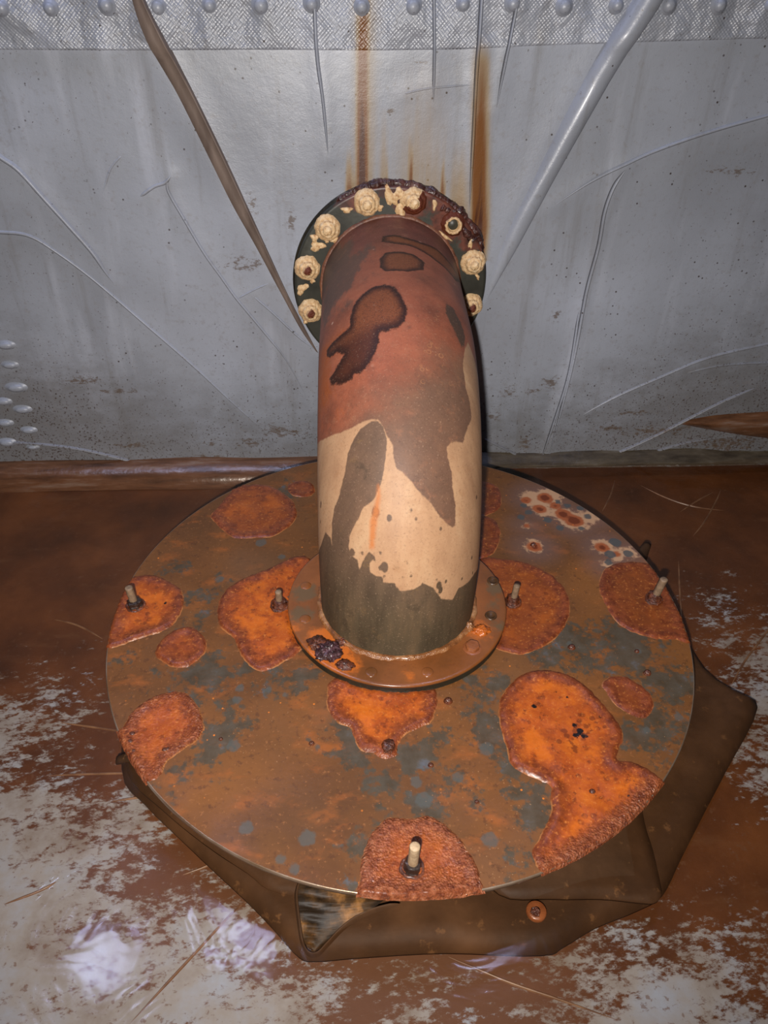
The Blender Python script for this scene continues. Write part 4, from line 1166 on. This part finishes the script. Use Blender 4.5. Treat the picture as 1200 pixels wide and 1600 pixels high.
# weld between pipe and flange
def torus_lump(R, r, n, m, lump, sc, a0=0, a1=2 * PI):
    V = []
    closed = abs(a1 - a0 - 2 * PI) < 1e-6
    for i in range(n):
        a = a0 + (a1 - a0) * i / (n if closed else n - 1)
        k = 1.0 if closed else min(1, i / 6 + .1, (n - 1 - i) / 6 + .1)
        for j in range(m + 1):
            b = 2 * PI * j / m
            rr = r * k * (1 + lump * nz(math.cos(a) * R, math.sin(a) * R, 0.02 * math.cos(b), sc) + lump * .35 * nz(math.cos(a) * R, math.sin(a) * R, r * math.sin(b), sc * 6) + lump * .5 * nz(math.cos(a) * R, math.sin(a) * R, .03 * math.sin(b), sc * 2.6))
            V.append(((R + rr * math.cos(b)) * math.cos(a), (R + rr * math.cos(b)) * math.sin(a), rr * math.sin(b)))
    return V, grid_faces(n, m + 1, wrap=closed)
V, F = torus_lump(.1195, .0042, 180, 8, .35, 90)
obj('flange_weld', facing(V, FX, FZ, FY), F, rusty('brown_weld', ((.3, (84, 52, 40)), (.6, (128, 84, 64)), (.8, (170, 130, 96))), 60, .4, .5), pipe)
# crust of rust lying along the top of the flange
V, F = torus_lump(.1675, .0068, 260, 12, .8, 38, .35, 2.15)
o = obj('rust_crust', facing(V, FX, FZ, FY + .010), F, M_CRUST, flange)
V, F = torus_lump(.158, .0075, 120, 10, .8, 45, .50, 1.05)
obj('rust_crust', facing(V, FX, FZ, FY + .004), F, M_CRUST, flange)

# bolts smothered in cream sealant: rings of washer, nut and stud end under the mastic
def cap_mesh(kind, seed):
    if kind == 'ring':
        prof = [(0.0001, .004), (.0085, .004), (.0092, .006), (.0105, .0125), (.0125, .0135), (.0140, .0115), (.0155, .006), (.0190, .003), (.0205, -.001)]
    else:
        prof = [(0.0001, .0215), (.0045, .0212), (.0068, .0198), (.0075, .0168), (.0082, .0150), (.0100, .0148), (.0118, .0142), (.0132, .0120), (.0140, .0088), (.0150, .0072), (.0172, .0066), (.0190, .0050), (.0208, .0024), (.0222, -.001)]
    V, F = lathe(prof, 40)
    o, rust = [], []
    for x, y, z in V:
        rr = math.hypot(x, y)
        a = math.atan2(y, x)
        k = 1 + (.05 * nz(x * 1.0 + seed, y, 0, 150) + .10 * nz(math.cos(a) + seed, math.sin(a), 0, 3.0)) * min(1, rr / .012)
        zz_ = z + (.0016 * nz(x, y + seed, z, 260) + .0012 * nz(x + seed, y, z, 120)) * (z > 0)
        o.append((x * k, y * k, zz_))
        if kind == 'cream':
            rust.append(0.0 if nz(seed, 3, 0, 1) < .2 or rr > .01 else .2)
        elif kind == 'rusted':
            rust.append(max(0, 1.1 - math.hypot(x - .001, y - .001) / .0105))
        elif kind == 'half':
            rust.append(.95 if (rr > .0085 and (x * .6 - y * .8) > -.003) else 0.05)
        else:
            rust.append(1.0 if rr > .0148 else (.35 if rr > .009 else 0))
    return o, F, rust
CAPS = {}
ph = -0.2926
kinds = {0: ('rusted', 'cream bolt cap with a rust-eaten centre'), 1: ('rusted', 'cream bolt cap with a rust-eaten centre'), 2: ('cream', None), 3: ('cream', None), 4: ('half', 'bolt cap half stripped of sealant, dark rust showing'), 5: ('ring', 'bolt stripped to a rusty ring around a grey stud end'), 6: ('cream', None), 7: ('rusted', 'cream bolt cap with a rust-eaten centre')}
protoc = {}
for k in range(12):
    a = ph + k * PI / 6
    kind, lab = kinds.get(k, ('cream', None))
    cx, cz = FX - .1477 * math.cos(a), FZ + .1477 * math.sin(a)
    V, F, rust = cap_mesh(kind, k * 3.7)
    V = [(x, -z, y) for x, y, z in V]
    o = obj('bolt_cap', V, F, M_SEAL, flange, True, dict(rust=rust), True)
    o.location = Vector((cx, FY, cz)) - pipe.location
    if lab:
        o['label'] = lab
    if kind == 'ring':
        V, F = lathe([(0.0001, .0062), (.0075, .006), (.009, .004)], 20)
        e_ = obj('stud_end', [(cx + x, FY - z, cz + y) for x, y, z in V], F, M_FLANGE, flange, True, dict(rust=[-.05] * len(V)))
# smears and crumbs of the same sealant
for i, (x, y, rx, rz_, rot) in enumerate(((385, 215, 24, 13, 0), (225, 355, 16, 20, .3), (240, 395, 34, 20, .2), (165, 605, 34, 18, .8), (600, 150, 22, 44, .5), (650, 215, 20, 34, .2), (548, 205, 14, 14, 0), (818, 190, 10, 24, 0), (215, 565, 12, 12, 0), (645, 140, 30, 26, 0), (995, 380, 10, 24, 0), (325, 365, 18, 14, 0), (285, 362, 14, 14, 0), (870, 345, 34, 8, -.6), (1030, 545, 8, 16, .5), (180, 765, 10, 14, 0))):
    p = on_wall(420 + x / 3.158, 260 + y / 3.158, YW - FY)
    sx_, sz_ = rx / 3.158 * .00116, rz_ / 3.158 * .00116
    V, F = lathe([(0.0001, 1.0), (.45, .92), (.8, .6), (1.0, .15), (1.05, -.1)], 16, lambda a, r, z: (r * (1 + .22 * math.sin(3 * a + i) + .12 * math.sin(5 * a + 2 * i)), z))
    cr, sr = math.cos(rot), math.sin(rot)
    V = [(p[0] + (x_ * sx_) * cr - (y_ * sz_) * sr, FY - z_ * .0035, p[2] + (x_ * sx_) * sr + (y_ * sz_) * cr) for x_, y_, z_ in V]
    obj('sealant_smear', V, F, M_SEAL, flange, True, dict(rust=[.15] * len(V)))

# --- collar on the plate
RC = 0.1591
prof = [(.109, 0.0)] + [(r, 0.0) for r in np.linspace(.113, RC - .0015, 16)] + [(RC - .0004, -.0006), (RC, -.002), (RC, -.0036), (RC - .001, -.0046)]
V, F = lathe(prof, 180)
V = np.array([(BX + x, BY + y, CT + z) for x, y, z in V])
def cb(L):
    return [(*on_z(x, y, CT)[:2], r * .00085) for x, y, r in L]
orange = np.clip(sdf_blobs(V[:, :2], cb([(515, 1010, 40), (505, 1000, 30), (750, 985, 22), (540, 1035, 26), (460, 980, 12), (640, 1055, 10)])), -.05, .03)
gr_ = np.clip(sdf_blobs(V[:, :2], cb([(475, 925, 30), (470, 960, 22), (775, 920, 26), (770, 945, 20), (780, 975, 16)])), -.05, .03)
collar = obj('base_flange', V, F, M_COLLAR, pipe, True, dict(orange=orange, grey=gr_))
V, F = lathe([(.12, .0104), (RC - .0022, .0104), (RC - .0016, .006), (RC - .0016, .003), (RC - .0004, -.0002)], 120)
obj('base_gasket', [(BX + x, BY + y, PZ + z) for x, y, z in V], F, M_BLACK, collar)
V, F = torus_lump(.1118, .0052, 200, 8, .45, 80)
obj('base_weld', [(BX + x, BY + y, CT + .0005 + z * .8) for x, y, z in V], F, M_WELD, pipe)
def on_collar(x, y):
    return on_z(x, y, CT)
p = on_collar(738, 1012)
V, F = hexnut(.0105, .0065, 0, .4)
obj('hex_bolt', [(p[0] + a, p[1] + b, p[2] + c) for a, b, c in V], F, M_BOLT, collar, False)
for x, y in ((767, 962), (770, 908), (668, 1050), (580, 1050), (478, 915), (477, 967)):
    p = on_collar(x, y)
    sunk = x > 700
    V, F = lathe([(0.0001, .0004), (.0058, .0004), (.0066, .0016), (.0082, .0016), (.0090, -.0003)] if sunk else [(0.0001, .0010), (.006, .0009), (.0078, .0005), (.0085, -.0003)], 20)
    obj('bolt_hole' if sunk else 'plugged_hole', [(p[0] + a, p[1] + b, p[2] + c) for a, b, c in V], F, M_HOLE if sunk else M_COLLAR, collar, True, None if sunk else dict(orange=[-.05] * len(V), grey=[-.05] * len(V)))
def lump(name, x, y, rx, ry, h, mat, seed, parent):
    p = on_collar(x, y)
    prof = [(math.sin(t) * 1.0, math.cos(t)) for t in np.linspace(0.001, PI / 2 + .1, 14)]
    V, F = lathe(prof, 40)
    o = []
    for a, b, c in V:
        k = 1 + .35 * nz(a * 2.2 + seed, b * 2.2, c * 2, 1) + .30 * nz(a * 6 + seed, b * 6, c * 6, 1)
        o.append((p[0] + a * rx * k, p[1] + b * ry * k, p[2] + max(c, -.05) * h * (k + .2 * nz(a * 9, b * 9 + seed, 0, 1))))
    return obj(name, o, F, mat, parent)
lump('rust_lump', 514, 1020, .017, .016, .012, M_PURPLE, 1.0, collar)
lump('rust_lump', 497, 1006, .013, .013, .006, M_NUT, 4.0, collar)
lump('rust_lump', 540, 1040, .012, .009, .005, M_NUT, 8.0, collar)
lump('rust_lump', 533, 1005, .010, .006, .006, M_NUT, 12.0, collar)
lump('rust_lump', 733, 981, .007, .007, .009, M_WELD, 16.0, collar)
lump('rust_lump', 752, 985, .013, .010, .004, rusty('orange_rust', ((.3, (150, 72, 26)), (.7, (196, 104, 36))), 40, .3, .5, .3), 20.0, collar)
